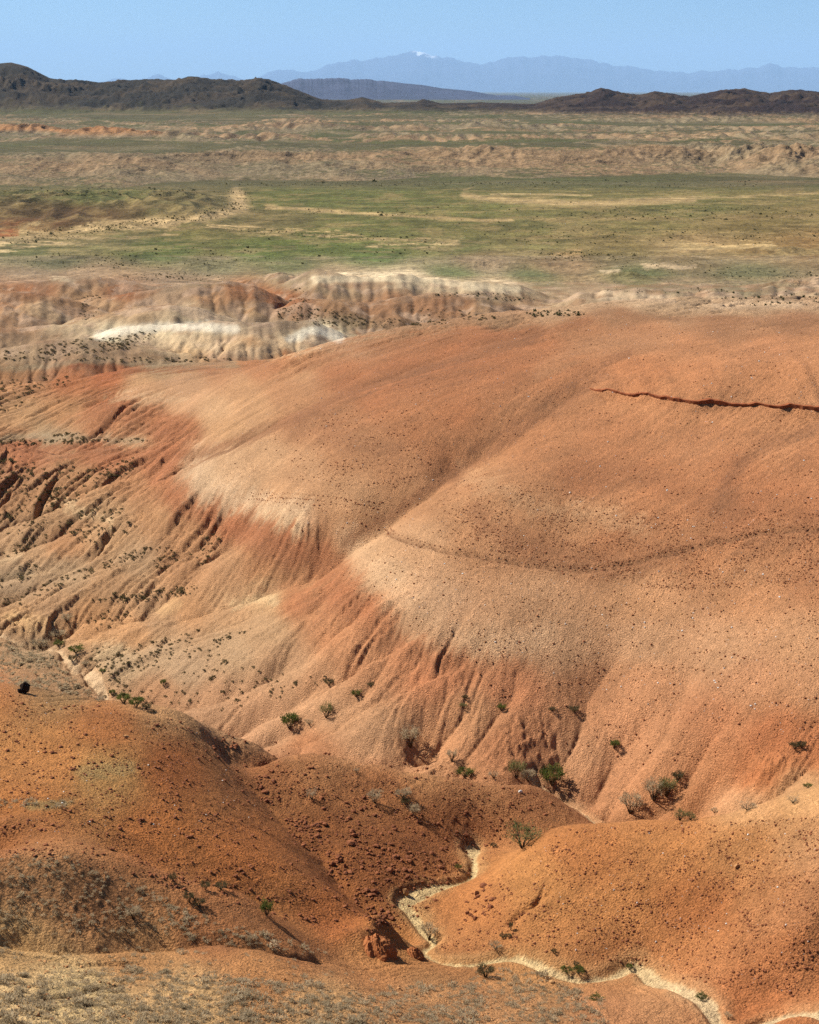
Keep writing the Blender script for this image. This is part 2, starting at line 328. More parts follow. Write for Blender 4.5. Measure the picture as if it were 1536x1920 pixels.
# ------------------------------------------------------------------ ground character map (photo column, row, r, g, b as seen in full light, rill strength)
GC = [
 (0,1290,196,112,62,0.05),(200,1360,192,106,56,0.05),(100,1430,198,118,66,0.03),(200,1450,190,128,76,0.05),(320,1440,176,88,40,0.05),(60,1520,186,104,52,0.1),(300,1560,186,98,46,0.03),(0,1560,180,100,54,0.15),
 (500,1450,160,84,46,0.15),(450,1600,182,94,44,0.03),(620,1720,172,86,42,0.1),(700,1480,168,92,52,0.15),(900,1480,176,104,62,0.1),(620,1560,146,74,40,0.25),(760,1580,146,72,38,0.2),(860,1540,154,78,42,0.1),(1000,1500,168,92,52,0.1),(720,1640,136,66,34,0.2),(570,1400,180,104,62,0.1),
 (60,1640,172,112,68,0.12),(200,1700,170,104,60,0.15),(400,1740,172,98,52,0.12),(550,1770,176,100,52,0.09),(0,1780,205,150,92,0.12),(250,1785,196,130,76,0.09),(500,1820,192,120,66,0.09),(0,1880,220,175,118,0.15),(150,1870,222,180,120,0.12),(350,1880,205,155,100,0.15),(600,1890,196,140,88,0.15),(800,1880,190,125,76,0.15),(1000,1880,190,126,78,0.12),(700,1800,196,120,68,0.2),(1150,1900,192,120,76,0.09),(1230,1870,200,130,84,0.2),
 (1000,1650,200,122,72,0.06),(1100,1600,192,108,62,0.03),(1150,1720,196,116,68,0.04),(1250,1580,190,112,66,0.03),(1400,1580,192,118,74,0.03),(1500,1570,186,122,84,0.03),(1300,1700,178,96,54,0.03),(1180,1790,184,104,60,0.1),(1300,1800,192,112,66,0.03),(1450,1700,186,112,70,0.03),(1500,1790,178,98,52,0.05),(1400,1880,184,98,50,0.15),(880,1700,196,112,66,0.15),(850,1760,190,112,70,0.09),
 (1400,1515,205,140,100,0.05),(1250,1530,192,112,68,0.05),(1500,1490,205,142,100,0.05),
 # lower slope of main hill
 (700,1380,200,140,96,0.25),(600,1330,202,142,98,0.3),(520,1370,200,140,98,0.3),(800,1420,196,126,80,0.4),(950,1400,180,100,58,.35),(1000,1440,188,108,66,.35),(880,1340,198,128,82,0.4),(1080,1420,202,132,88,0.3),(1200,1400,200,124,80,0.25),(1150,1470,202,124,80,0.2),(1300,1450,198,116,72,0.3),(1420,1450,182,94,52,0.5),(1450,1380,178,88,48,0.3),(1520,1400,186,96,56,0.4),(1350,1350,196,112,70,0.2),
 (1100,1300,196,118,74,0.15),(960,1290,194,108,66,0.2),(820,1260,190,100,58,0.35),(1200,1290,198,124,80,0.1),(1400,1280,198,126,84,0.1),(1536,1280,200,130,88,0.1),
 (900,1200,212,154,108,0.12),(1050,1210,204,146,102,0.05),(1200,1200,204,144,100,0.05),(1350,1220,204,142,98,0.05),(1500,1200,204,138,92,0.05),(800,1130,210,156,112,0.05),(1000,1120,200,140,96,0.02),(1200,1130,198,132,86,0.02),(1400,1100,190,118,72,0.02),(1536,1090,182,104,60,0.02),(720,1080,222,172,124,0.08),(690,1020,212,158,110,0.05),(780,1020,206,148,102,0.02),
 (900,1010,184,118,74,0.02),(1000,1020,172,100,58,0.02),(1150,1020,168,92,50,0.02),(1300,1020,176,100,56,0.02),(1450,1010,178,102,58,0.02),(900,960,190,124,78,0.02),(1000,960,188,118,72,0.02),(1100,970,190,122,76,0.02),(1250,960,176,98,54,0.02),(1400,950,164,82,42,0.05),(1500,950,170,88,46,0.05),(900,900,184,116,72,0.04),(1100,900,168,88,46,0.03),(1250,900,174,94,50,0.05),(1380,900,176,94,50,0.12),(1536,880,182,100,56,0.15),
 (1000,830,178,102,58,0.05),(1150,830,182,102,58,0.05),(1300,830,188,110,66,0.1),(1450,820,192,114,68,0.2),(1250,790,192,112,66,0.15),(1400,780,192,112,66,0.25),
 (1200,700,190,104,56,0.12),(1300,700,194,110,62,0.1),(1450,700,196,114,66,0.1),(1300,650,186,110,66,0.037),(1450,650,190,112,68,0.037),(1536,640,192,116,70,0.025),(1200,620,176,106,66,0.037),(1350,610,150,90,56,0.075),(1500,605,152,92,60,0.075),(1100,610,168,96,56,0.1),
 (1050,700,178,98,54,0.08),(950,680,172,86,42,0.06),(1000,640,168,86,44,0.08),(850,660,164,78,36,0.08),(760,690,158,74,34,0.08),(700,740,168,84,42,0.08),(850,760,170,86,42,0.06),(780,800,172,92,48,0.06),(640,700,162,80,40,0.1),(900,630,162,80,40,0.05),
 (620,780,166,96,56,0.1),(560,800,182,116,74,0.1),(650,850,172,106,64,0.06),(750,870,174,106,64,0.05),(820,860,168,92,50,0.05),(560,880,194,136,92,0.05),(650,930,190,132,88,0.05),(780,930,182,116,72,0.05),(680,980,186,122,76,0.08),
 (500,860,204,150,104,0.05),(420,860,208,158,112,0.1),(390,900,222,176,128,0.15),(450,920,210,160,114,0.15),(520,940,206,146,98,0.2),(420,800,196,140,92,0.35),(480,760,190,134,88,0.25),(450,720,186,130,86,0.15),(530,740,176,112,70,0.1),(400,770,200,150,104,0.2),(340,760,198,142,98,0.2),
 (350,720,184,132,92,0.15),(270,730,192,136,92,0.3),(480,690,166,90,50,0.05),(420,700,176,112,72,0.1),(200,705,170,84,44,0.5),(120,710,172,92,52,0.6),
 (300,790,158,74,38,0.9),(220,760,166,84,46,0.9),(200,800,172,96,56,0.8),(340,800,162,76,38,0.9),(120,780,180,118,74,0.6),(40,770,184,130,86,0.6),(60,720,172,110,70,0.6),(0,720,170,112,72,0.7),(100,820,160,130,92,0.4),(250,820,186,130,86,0.5),
 (50,850,158,76,42,0.6),(200,852,166,80,42,0.6),(320,860,168,78,42,0.9),(300,890,170,84,46,0.9),(340,930,166,80,42,1),(440,985,164,76,40,1),(400,960,172,84,44,1),(520,1010,168,80,42,0.9),(560,1040,170,88,48,0.7),
 (0,900,152,92,58,1),(60,930,168,112,70,1),(150,900,172,112,68,1),(250,910,172,108,66,0.9),(200,960,180,134,90,0.9),(90,970,170,124,82,0.9),(300,970,184,124,78,0.9),(50,1020,176,132,90,0.8),(200,1010,184,134,88,0.8),(120,1020,184,120,74,0.7),(350,1000,184,120,74,0.7),(250,1050,172,134,94,0.6),(120,1070,166,134,96,0.5),(340,1060,170,112,70,0.6),(30,1090,160,130,94,0.5),(220,1100,170,122,80,0.5),(430,1060,186,128,84,0.6),(480,1060,180,110,64,0.8),
 (30,1160,184,134,86,0.9),(100,1140,178,130,88,0.6),(170,1160,196,130,76,0.9),(300,1160,172,128,88,0.5),(350,1140,186,126,78,0.4),(430,1140,190,138,92,0.4),(500,1120,204,158,106,0.4),(250,1190,200,138,86,0.5),(550,1090,190,120,72,0.3),(620,1060,178,94,50,0.5),
 (550,1130,178,98,54,0.4),(650,1100,170,84,44,0.8),(700,1130,176,92,50,0.9),(720,1180,184,104,62,0.8),(780,1220,186,106,64,0.7),(620,1180,188,112,68,0.5),(670,1240,192,118,74,0.5),(850,1240,184,96,54,0.6),
 (300,1230,178,144,104,0.3),(230,1240,188,156,112,0.4),(350,1260,176,142,104,0.3),(430,1220,184,146,104,0.3),(500,1180,186,142,98,0.3),(540,1250,192,140,98,0.3),(400,1310,190,134,94,0.3),(300,1300,190,130,88,0.3),(470,1340,200,140,98,0.3),(600,1280,196,132,88,0.3),
 (60,1230,150,124,88,0.5),(130,1270,152,112,74,0.4),(40,1270,160,110,70,0.3),
 # middle badlands
 (60,670,168,134,98,0.4),(200,660,156,126,94,0.5),(300,680,150,120,86,0.4),(100,640,160,122,90,0.4),(220,620,236,208,160,0.15),(330,620,232,202,154,0.2),(350,650,214,168,118,0.6),(450,650,208,152,102,0.8),(420,612,212,184,142,0.1),(480,610,168,138,106,0.1),(560,605,150,120,90,0.1),(600,618,244,222,176,0.15),(560,640,232,196,146,0.5),(540,665,208,140,88,0.7),
 (20,560,184,124,84,0.6),(80,580,202,160,116,0.6),(60,540,158,88,54,0.4),(150,560,186,136,94,0.6),(240,550,156,84,48,0.5),(200,580,196,148,104,0.7),(300,560,184,144,108,0.5),(400,550,180,128,88,0.7),(450,545,162,92,54,0.5),(520,560,160,84,46,0.7),(460,580,190,144,98,0.7),(350,585,206,172,128,0.5),(250,595,190,150,108,0.6),(50,610,160,116,82,0.4),(120,620,196,164,122,0.3),
 (560,580,156,92,58,0.8),(620,580,150,104,70,0.8),(700,580,160,106,72,0.6),(780,575,164,112,78,0.5),(850,565,156,96,62,0.4),(950,585,172,124,88,0.6),(650,605,118,96,66,0.6),(800,605,140,102,72,0.5),(930,600,134,102,72,0.5),(720,555,150,96,62,0.4),(300,535,156,128,98,0.3),(150,520,170,136,102,0.3),(60,520,160,132,100,0.3),(380,525,150,126,94,0.3),
 (600,520,178,144,108,0.4),(640,530,206,172,128,0.4),(700,528,216,186,142,0.4),(760,525,222,192,148,0.4),(850,540,214,184,140,0.5),(950,540,210,178,134,0.4),(560,525,166,140,104,0.3),(680,545,156,124,90,0.3),(930,560,160,128,92,0.3),
 (1050,575,188,152,112,0.5),(1120,560,184,150,112,0.5),(1200,560,198,164,122,0.5),(1280,560,176,146,108,0.5),(1350,570,194,160,120,0.5),(1450,560,172,142,106,0.5),(1536,565,186,150,112,0.5),(1250,540,136,120,86,0.3),(1400,540,130,118,84,0.3),(1150,590,140,90,58,0.025),
 # green flats
 (100,490,112,108,70,0),(300,470,96,108,54,0),(500,470,98,112,54,0),(700,480,96,112,54,0),(600,460,100,114,56,0),(400,500,128,120,80,0),(550,500,110,112,64,0),(850,510,104,112,62,0),(1000,520,108,112,66,0),(1200,520,106,108,62,0),(1400,515,118,112,72,0),
 (900,493,168,140,106,0.3),(1050,500,156,124,88,0.3),(850,460,108,112,66,0),(1000,450,122,116,74,0),(1150,470,128,112,74,0),(1300,465,170,142,106,0),(1450,470,146,118,82,0),(1536,460,150,118,80,0),(1300,490,128,108,72,0),
 (200,445,112,110,72,0),(50,470,104,106,66,0),(0,440,160,146,112,0),(1000,420,118,118,74,0),(700,420,106,112,64,0),(500,410,112,106,70,0),(850,400,112,116,68,0),(1200,420,124,118,76,0),(1400,420,130,116,76,0),(1536,400,130,118,78,0),
 (700,370,108,118,66,0),(550,370,104,114,62,0),(850,370,106,112,64,0),(1000,350,126,124,80,0),(1300,390,116,118,72,0),(1200,350,122,120,78,0),(1450,370,128,122,80,0),
 (50,400,104,92,64,0.2),(150,400,108,88,62,0.2),(50,420,134,84,58,0.2),(300,390,112,106,72,0),(200,370,100,108,62,0),(350,370,118,112,78,0),(50,350,108,110,70,0),(200,340,104,108,66,0),
]
GC = np.array(GC, float)
def s2l(c):
    c = np.asarray(c, float) / 255
    return np.where(c <= .04045, c / 12.92, ((c + .055) / 1.055) ** 2.4)
gcol = s2l(GC[:, 2:5])
def character(X, Y, Z):
    """kernel-weighted ground colour and rill strength from the survey samples"""
    px, py = to_view(X, Y, Z)
    sh = X.shape; px = px.ravel().astype(np.float32); py = py.ravel().astype(np.float32)
    out = np.zeros((px.size, 4), np.float32)
    y_ = (py)
    scale = np.where(y_ > 700, 1.0, np.clip((y_ - 150) / 550, .25, 1.0)).astype(np.float32)
    den = np.zeros(px.size, np.float32)
    for k in range(len(GC)):
        d2 = ((px - GC[k, 0]) ** 2 * np.where(py < 700, .45, 1.0) + ((py - GC[k, 1]) / scale) ** 2 * 1.6) / (55.0 ** 2)
        w = 1.0 / (d2 * d2 + .02)
        den += w
        for c in range(3): out[:, c] += w * gcol[k, c]
        out[:, 3] += w * GC[k, 5]
    return (out / den[:, None]).reshape(sh + (4,))

# rill strength on a coarse copy of the grid
st = 7
CH = character(XX[::st, ::st], YY[::st, ::st], H0[::st, ::st])
def up(A):
    fi = np.clip((VV - V0) / G / st, 0, A.shape[0] - 1.001); fj = np.clip((UU - U0) / G / st, 0, A.shape[1] - 1.001)
    i = fi.astype(int); j = fj.astype(int); a = fi - i; b = fj - j
    return A[i, j] * (1 - a) * (1 - b) + A[i + 1, j] * a * (1 - b) + A[i, j + 1] * (1 - a) * b + A[i + 1, j + 1] * a * b
RILL = up(CH[..., 3]).astype(np.float32)

# ------------------------------------------------------------------ run-off erosion: walkers follow the slope, their tracks are cut into the ground
rng = np.random.default_rng(7)
def blur(A, n=1):
    for _ in range(n):
        P = np.pad(A, 1, mode='edge')
        A = (P[:-2, 1:-1] + P[2:, 1:-1] + P[1:-1, :-2] + P[1:-1, 2:] + 4 * P[1:-1, 1:-1]) / 8
    return A
sz = (YY * G).astype(np.float32)      # cell size in metres
H += (fbm(XX / 11, YY / 11, 4, 3) * .55 * (0.08 + RILL)).astype(np.float32) + (fbm(XX / 2.2, YY / 2.2, 3, 13) * .10 * (0.1 + RILL)).astype(np.float32)
far_k = sstep(300, 600, YY)
H += (ridged(XX / 44 + .3 * WN, YY / 44, 4, 23, .42) * .25 * (RILL * .5 + .3) * far_k * (1 - sstep(700, 780, YY))).astype(np.float32)
p_w = (RILL + .02).ravel(); p_w = p_w / p_w.sum(); cdf = np.cumsum(p_w)
for it in range(7):
    N = 60000
    Hs = blur(H, 1)
    gi, gj = np.gradient(Hs); gi /= sz; gj /= sz
    idx = np.searchsorted(cdf, rng.random(N)); idx = np.clip(idx, 0, H.size - 1)
    pi = (idx // NU).astype(np.float32) + rng.random(N).astype(np.float32); pj = (idx % NU).astype(np.float32) + rng.random(N).astype(np.float32)
    di = np.zeros(N, np.float32); dj = np.zeros(N, np.float32)
    acc = np.zeros(H.size, np.float32); alive = np.ones(N, bool)
    for s in range(170):
        i = np.clip(pi.astype(int), 0, NV - 1); j = np.clip(pj.astype(int), 0, NU - 1)
        a, b = gi[i, j], gj[i, j]
        di = .35 * di - a; dj = .35 * dj - b
        n = np.sqrt(di * di + dj * dj) + 1e-6; ok = alive & (np.sqrt(a * a + b * b) > .03)
        di = di / n; dj = dj / n
        f = i * NU + j
        acc += np.bincount(f[ok], weights=np.full(ok.sum(), min(1.0, s / 12.0)), minlength=H.size).astype(np.float32)
        pi = pi + di * ok; pj = pj + dj * ok
        alive = ok & (pi > 1) & (pi < NV - 2) & (pj > 1) & (pj < NU - 2)
    acc = acc.reshape(H.shape)
    cut = np.log1p(.8 * (.5 * acc + .5 * blur(acc, 1)))
    H -= (cut * .034 * np.clip(RILL * 1.25 - .06, 0.03, 1) * np.clip(sz / .24, .5, 1.6) * (1 - .3 * sstep(400, 520, YY))).astype(np.float32)
FLOW = blur(acc, 1)
# streaks along the fall line: white noise smeared down the slope, fine and coarse
Hs = blur(H, 10); gi, gj = np.gradient(Hs); gn = np.sqrt(gi * gi + gj * gj) + 1e-6; gi /= gn; gj /= gn
ZI, ZJ = np.meshgrid(np.arange(NV, dtype=np.float32), np.arange(NU, dtype=np.float32), indexing='ij')
def smear(src, steps, sgn=(1, -1)):
    out = src.copy(); n = 1
    for g_ in sgn:
        a_, b_ = ZI.copy(), ZJ.copy()
        for _ in range(steps):
            i = np.clip(a_, 0, NV - 1).astype(np.int32); j = np.clip(b_, 0, NU - 1).astype(np.int32)
            a_ += g_ * gi[i, j]; b_ += g_ * gj[i, j]
            out += src[np.clip(a_, 0, NV - 1).astype(np.int32), np.clip(b_, 0, NU - 1).astype(np.int32)]; n += 1
    out = out / n; return ((out - out.mean()) / out.std()).astype(np.float32)
LF_ = smear(rng.normal(0, 1, H.shape).astype(np.float32), 17)
LC_ = smear(blur(rng.normal(0, 1, H.shape).astype(np.float32), 14), 38)
# broad ribs: the zero lines of a wide smear become gullies, the swells between them rounded ribs
def smear_half(passes, steps):
    gi2, gj2 = gi[::2, ::2], gj[::2, ::2]; src = blur(rng.normal(0, 1, gi2.shape).astype(np.float32), passes)
    zi, zj = np.meshgrid(np.arange(gi2.shape[0], dtype=np.float32), np.arange(gi2.shape[1], dtype=np.float32), indexing='ij')
    mi, mj = gi2.shape[0] - 1, gi2.shape[1] - 1; out = src.copy()
    for g_ in (1, -1):
        a_, b_ = zi.copy(), zj.copy()
        for _ in range(steps):
            i = np.clip(a_, 0, mi).astype(np.int32); j = np.clip(b_, 0, mj).astype(np.int32)
            a_ += g_ * gi2[i, j]; b_ += g_ * gj2[i, j]
            out += src[np.clip(a_, 0, mi).astype(np.int32), np.clip(b_, 0, mj).astype(np.int32)]
    out = (out - out.mean()) / out.std()
    fi = np.clip(np.arange(NV) / 2, 0, mi - .001); fj = np.clip(np.arange(NU) / 2, 0, mj - .001); i = fi.astype(int)[:, None]; j = fj.astype(int)[None]
    a = (fi - fi.astype(int))[:, None]; b = (fj - fj.astype(int))[None]
    return (out[i, j] * (1 - a) * (1 - b) + out[i + 1, j] * a * (1 - b) + out[i, j + 1] * (1 - a) * b + out[i + 1, j + 1] * a * b).astype(np.float32)
LW_ = smear_half(26, 60); LW2_ = smear_half(7, 34)
rib = np.minimum(np.abs(LW_), 1.1) / 1.1; rib = rib * (2 - rib); rib2 = np.minimum(np.abs(LW2_), .9) / .9; rib2 = rib2 * (2 - rib2)
rmask = np.clip(RILL * 1.35 - .22, 0, 1) * (1 - .8 * sstep(395, 440, YY)) * sstep(118, 135, YY)
H += (rmask * (1.25 * (rib - .7) + .5 * (rib2 - .7))).astype(np.float32)
kk_ = np.clip(RILL * 1.2 - .05, .13, 1) * np.clip(sz / .24, .4, 2.0) * (1 - .6 * sstep(400, 460, YY))
H += (.22 * ridged(XX / 13 + .3 * WN, YY / 13, 3, 29, .5) * sstep(400, 470, YY) * (1 - sstep(720, 800, YY)) * (.4 + RILL)).astype(np.float32)
H -= (kk_ * (.13 * np.clip(LF_ - .3, 0, 2.5) + .15 * np.clip(LC_ - .2, 0, 2.5) + .05 * np.abs(LC_))).astype(np.float32)
# crumbly, cracked clay on a few ribs
for (cx_, cy_, rx_, ry_, a_) in ((985,1390,70,55,.2),(1450,1440,60,25,.3),(590,1010,50,35,.22),(60,1170,60,18,.35),(560,990,50,20,.2)):
    px_, py_ = to_view(XX, YY, H); m = np.exp(-(((px_ - cx_) / rx_) ** 2 + ((py_ - cy_) / ry_) ** 2) ** 2) * (YY > 120)
    H += (m * a_ * ridged(XX / 1.3, YY / 1.9, 3, 47)).astype(np.float32)

# ------------------------------------------------------------------ ledge on the main hill, knob, banks
LEDGE = densify([(1105,722),(1130,735),(1170,742),(1230,752),(1290,758),(1350,762),(1420,764),(1460,768),(1500,770),(1536,774),(1620,785),(1760,790)], 4)
def crest_step(line, rise, run, back, X, Y):
    """scarp facing the viewer: ground beyond the line is lifted, fading back"""
    w = np.array([hit(*p) for p in line]); t = w[:, 0] / w[:, 1]; o = np.argsort(t); U = X / Y
    ws = np.convolve(np.pad(w[o, 1], 2, mode='edge'), np.ones(5) / 5, 'valid')
    yl = np.interp(U, t[o], ws) + .7 * fbm(X / 3, Y / 60, 3, 5)
    inside = sstep(t.min() - .004, t.min() + .012, U) * (1 - sstep(t.max() - .012, t.max() + .004, U))
    r = np.interp(U, t[o], np.asarray(rise)[o]) * (1 + .5 * fbm(X / 2.2, Y / 90, 2, 8))
    s = Y - yl
    return inside * np.maximum(r, 0) * .6 * sstep(-run, run, s) * (1 - sstep(back * .2, back, s)) - inside * .5 * np.maximum(r, 0) * np.exp(-((s + .9) / .7) ** 2)
rise = np.interp(LEDGE[:, 0], [1105,1150,1290,1350,1400,1450,1480,1540,1760], [.3,.7,.4,.6,.15,.12,.6,.9,.8])
mound([(672,1772),(690,1762),(712,1752)], 1.0, 1.5, 1.8); mound([(715,1755),(765,1780)], .5, 1.3, 1.8)

# ------------------------------------------------------------------ distant ground
def prof(px, tab):
    a = np.array(tab, float); return np.interp(px, a[:, 0], a[:, 1])
BL_TOP = [(-300,290),(0,287),(120,284),(250,288),(400,296),(520,294),(620,295),(760,297),(860,300),(930,308),(1000,300),(1100,304),(1250,312),(1400,318),(1536,322),(1800,325)]
BL_FOOT = [(-300,350),(0,350),(200,350),(400,344),(480,340),(600,338),(760,336),(870,334),(950,332),(1100,328),(1300,330),(1536,334),(1800,336)]
RG_TOP = [(-400,150),(-60,140),(0,124),(30,121),(60,129),(100,149),(140,154),(200,158),(260,152),(330,153),(365,147),(400,153),(460,156),(490,150),(520,158),(560,172),(610,187),(650,187),(680,182),(720,192),(780,190),(792,186),(830,193),(900,191),(1000,194),(1040,183),(1100,175),(1125,168),(1160,175),(1195,179),(1225,173),(1290,181),(1350,171),(1390,169),(1440,176),(1480,171),(1536,174),(1800,165)]
RG_FOOT = [(-400,4700),(0,4700),(500,4500),(800,4300),(1000,3800),(1300,3450),(1800,3350)]
def far_height(X, Y):
    u = X / Y; px = CX + u * (F * CP + 700 * SP)
    n1 = fbm(X / 160, Y / 160, 4, 31)
    yf = 90 / tan_dep(prof(px, BL_FOOT)); zt = 24.0; yt = (EYE - zt) / tan_dep(prof(px, BL_TOP))
    yf = yf + 35 * n1 + 110 * fbm(X / 230, X * 0 + 3, 3, 36); yt = np.maximum(yt, yf + 190)
    k = np.clip((Y - yf) / (yt - yf), 0, 1.25)
    kk = np.clip(k, 0, 1); bell = np.sin(math.pi * np.clip((Y - yf) / (yt - yf + 120), 0, 1)) ** .8
    dens = .45 + .9 * sstep(-.3, .5, fbm(X / 330, Y / 500, 2, 38))
    z = zt * (.86 + .14 * fbm(X / 260, Y / 400, 3, 37)) * (kk * .75 + .25 * kk ** 3)
    z = z + bell * dens * (ridged(X / 105 + .35 * n1, Y / 95, 5, 41, .58) * 6.5 - 2.4) - bell * 4.5 * np.abs(perlin(X / 17 + .5 * n1, Y / 75, 42)) * dens
    pl = sstep(0, 250, Y - yt)
    z = z + pl * (6 * sstep(2100, 4500, Y))
    # rolling cut-up plateau
    m = sstep(-.15, .35, fbm(X / 900, Y / 500, 2, 51) + .1)
    z = z + pl * (ridged(X / 150 + .4 * n1, Y / 260, 4, 61) * 4.6 - 2) * m * (1 - sstep(4000, 4800, Y)) + pl * n1 * 2.0
    # pink scarps across the plateau
    for (yy, hh, s) in ((2350, 7, 71), (2900, 8, 74), (3500, 7, 77)):
        yc = yy + 160 * fbm(X / 500, X * 0 + s, 3, s)
        on = sstep(-.15, .25, fbm(X / 420, X * 0 + s * 1.7, 2, s + 1) + (.25 if yy == 2350 else .1))
        g = np.abs(perlin(X / 24, Y / 90, s + 2)) * 2
        z = z + on * hh * np.clip(1 - g * .6, 0, 1) * sstep(-70, 0, Y - yc) * (1 - sstep(20, 380, Y - yc))
    # orange eroded hill
    for (pa, pb, ptop, yy, hh, wd) in ((-350, 190, 229, 2650, 15, 110), (60, 315, 234, 2480, 14, 90)):
        yc = yy
        e = np.minimum(sstep(pa, pa + 90, px), 1 - sstep(pb - 130, pb, px))
        g = np.abs(perlin(X / 20 + .3 * n1, Y / 70, 83)) * 2
        z = z + hh * e * np.exp(-((Y - yc) / wd) ** 2) * (1 - .38 * g) * (1 + .25 * n1)
    # terrace left of the wash
    e = (1 - sstep(330, 470, px))
    z = np.where(Y < 1500, z + e * 12 * sstep(1010, 1200, Y + 30 * n1) * (1 - sstep(1320, 1480, Y)) * (1 - .25 * np.abs(perlin(X / 18, Y / 50, 45)) * 2), z)
    # dark ridges before the horizon
    crest = EYE + (170 - prof(px, RG_TOP)) / F * 5600
    yb = prof(px, RG_FOOT)
    k = sstep(0, 1, (Y - yb) / (5600 - yb)); k2 = 1 - sstep(5600, 7200, Y)
    rn = ridged(X / 330 + .5 * n1, Y / 330, 5, 101, .55)
    kk = np.clip((Y - yb) / (5600 - yb), 0, 1)
    z = z * (1 - k) + k * 30
    z = z + (ridged(X / 120, Y / 150, 4, 111, .55) - .6) * 6 * np.sin(math.pi * kk) + 0 * X
    z = z + (crest - 30) * np.maximum(k, 0) ** .8 * k2 + (rn - .6) * 13 * np.sin(math.pi * kk) * np.clip((crest - 30) / 60, .3, 1.5) + fbm(X / 90, Y / 90, 3, 107) * 1.4 * sstep(.85, 1, kk) * k2
    return z

# ------------------------------------------------------------------ sheet vertices
ys = [58.0]
for lim, q_ in ((330, 1.0025), (800, 1.0018), (1450, 1.0052), (2250, 1.0021), (5700, 1.0040), (7700, 1.012), (210000, 1.12)):
    while ys[-1] < lim: ys.append(ys[-1] * q_)
ys = np.array(ys)
us = np.linspace(-0.306, 0.306, 690)
gx, gy = np.meshgrid(us, ys); MY = gy; MX = gx * gy
near = MY < 1140
MZ = np.zeros_like(MX)
fz = far_height(MX, MY)
vv = np.log(np.clip(MY, 54.2, 1149)); uu = gx
nz = bicubic(H, (vv - V0) / G, (uu - U0) / G)
blend = sstep(880, 1080, MY)
ter = (1 - sstep(300, 420, 1000 - MY)) * 0
MZ = nz * (1 - blend) + fz * blend
rz = bicubic(RILL, (vv - V0) / G, (uu - U0) / G) * (1 - blend)
# fine roughness too small for the erosion grid
_pt = sstep(-.2, .5, fbm(MX / 9, MY / 9, 2, 203))
MZ += (1 - blend) * (fbm(MX / .8, MY / .8, 3, 201) * .05 * (.6 + rz * 1.5) + np.maximum(0, perlin(MX / .42, MY / .42, 207) - .2) * .17 * (.25 + .5 * _pt + rz))
TRAIL = [(725,985),(740,1005),(790,1022),(850,1036),(910,1048),(960,1056),(1020,1066),(1085,1070),(1130,1068),(1180,1058),(1250,1042),(1320,1025),(1400,1008),(1470,998),(1540,995)]
_b = (MY > 140) & (MY < 215); _d, _ = seg_dist(MX[_b], MY[_b], [hit(*p) for p in densify(TRAIL, 3)])
_scuff = .5 + .5 * np.sin(MX[_b] * 7.5 + MY[_b] * 3)
MZ[_b] += -.30 * (.5 + .5 * _scuff) * np.exp(-(_d / .38) ** 2) + .10 * np.exp(-((_d - .75) / .3) ** 2)
TRK = np.zeros_like(MX); TRK[_b] = np.exp(-(_d / .42) ** 2) * (.45 + .55 * _scuff)
_b = (MY > 150) & (MY < 260)
MZ[_b] += crest_step(LEDGE, rise, .3, 20, MX[_b], MY[_b])
MZ += blend * (MY < 4800) * fbm(MX / 9, MY / 9, 2, 211) * .25
MZ = np.where(MY > 7600, MZ * 0 - 20, MZ)
VPX, VPY = to_view(MX, MY, MZ)

# ------------------------------------------------------------------ ground colour per vertex (base colour only)
CHM = character(MX[::3, ::3], MY[::3, ::3], MZ[::3, ::3])
def upm(A):
    fi = np.clip(np.arange(MX.shape[0]) / 3, 0, A.shape[0] - 1.001); fj = np.clip(np.arange(MX.shape[1]) / 3, 0, A.shape[1] - 1.001)
    i = fi.astype(int)[:, None]; j = fj.astype(int)[None, :]; a = (fi - fi.astype(int))[:, None]; b = (fj - fj.astype(int))[None, :]
    if A.ndim == 3: a = a[..., None]; b = b[..., None]
    return A[i, j] * (1 - a) * (1 - b) + A[i + 1, j] * a * (1 - b) + A[i, j + 1] * (1 - a) * b + A[i + 1, j + 1] * a * b
C = upm(CHM)[..., :3]
def mix(mask, rgb):
    global C
    m = np.clip(mask, 0, 1)[..., None]
    C = C * (1 - m) + s2l(rgb) * m
sc = np.clip(MY / 180, .5, 8)
NA = fbm(MX / (6 * 1), MY / 6, 5, 301, .62); NB = fbm(MX / 25, MY / 25, 3, 311)
LFm = bicubic(LF_, (vv - V0) / G, (uu - U0) / G); LCm = bicubic(LC_, (vv - V0) / G, (uu - U0) / G)
NC = (.6 * LFm + .75 * LCm) * (MY < 1100)     # streaks running down the fall line
def stroke(pts, hw, rgb, strength=1.0, soft=1.0, streak=0.0, wob=10):
    """a soil band traced on the slope: half width and softness in photo pixels"""
    global C
    P = densify(pts, 3); w = np.array(P)
    m = (VPX > w[:, 0].min() - hw * 3 - 20) & (VPX < w[:, 0].max() + hw * 3 + 20) & (VPY > w[:, 1].min() - hw * 3 - 20) & (VPY < w[:, 1].max() + hw * 3 + 20)
    if not m.any(): return
    x = VPX[m] + wob * NA[m]; y = VPY[m] + wob * NB[m] * .7 + streak * NC[m]
    d, _ = seg_dist(x.astype(np.float32), y.astype(np.float32), [tuple(p) for p in P])
    k = strength * (1 - sstep(hw * (1 - soft * .8), hw * (1 + soft), d))
    k = k[:, None]; C[m] = C[m] * (1 - k) + s2l(rgb) * k
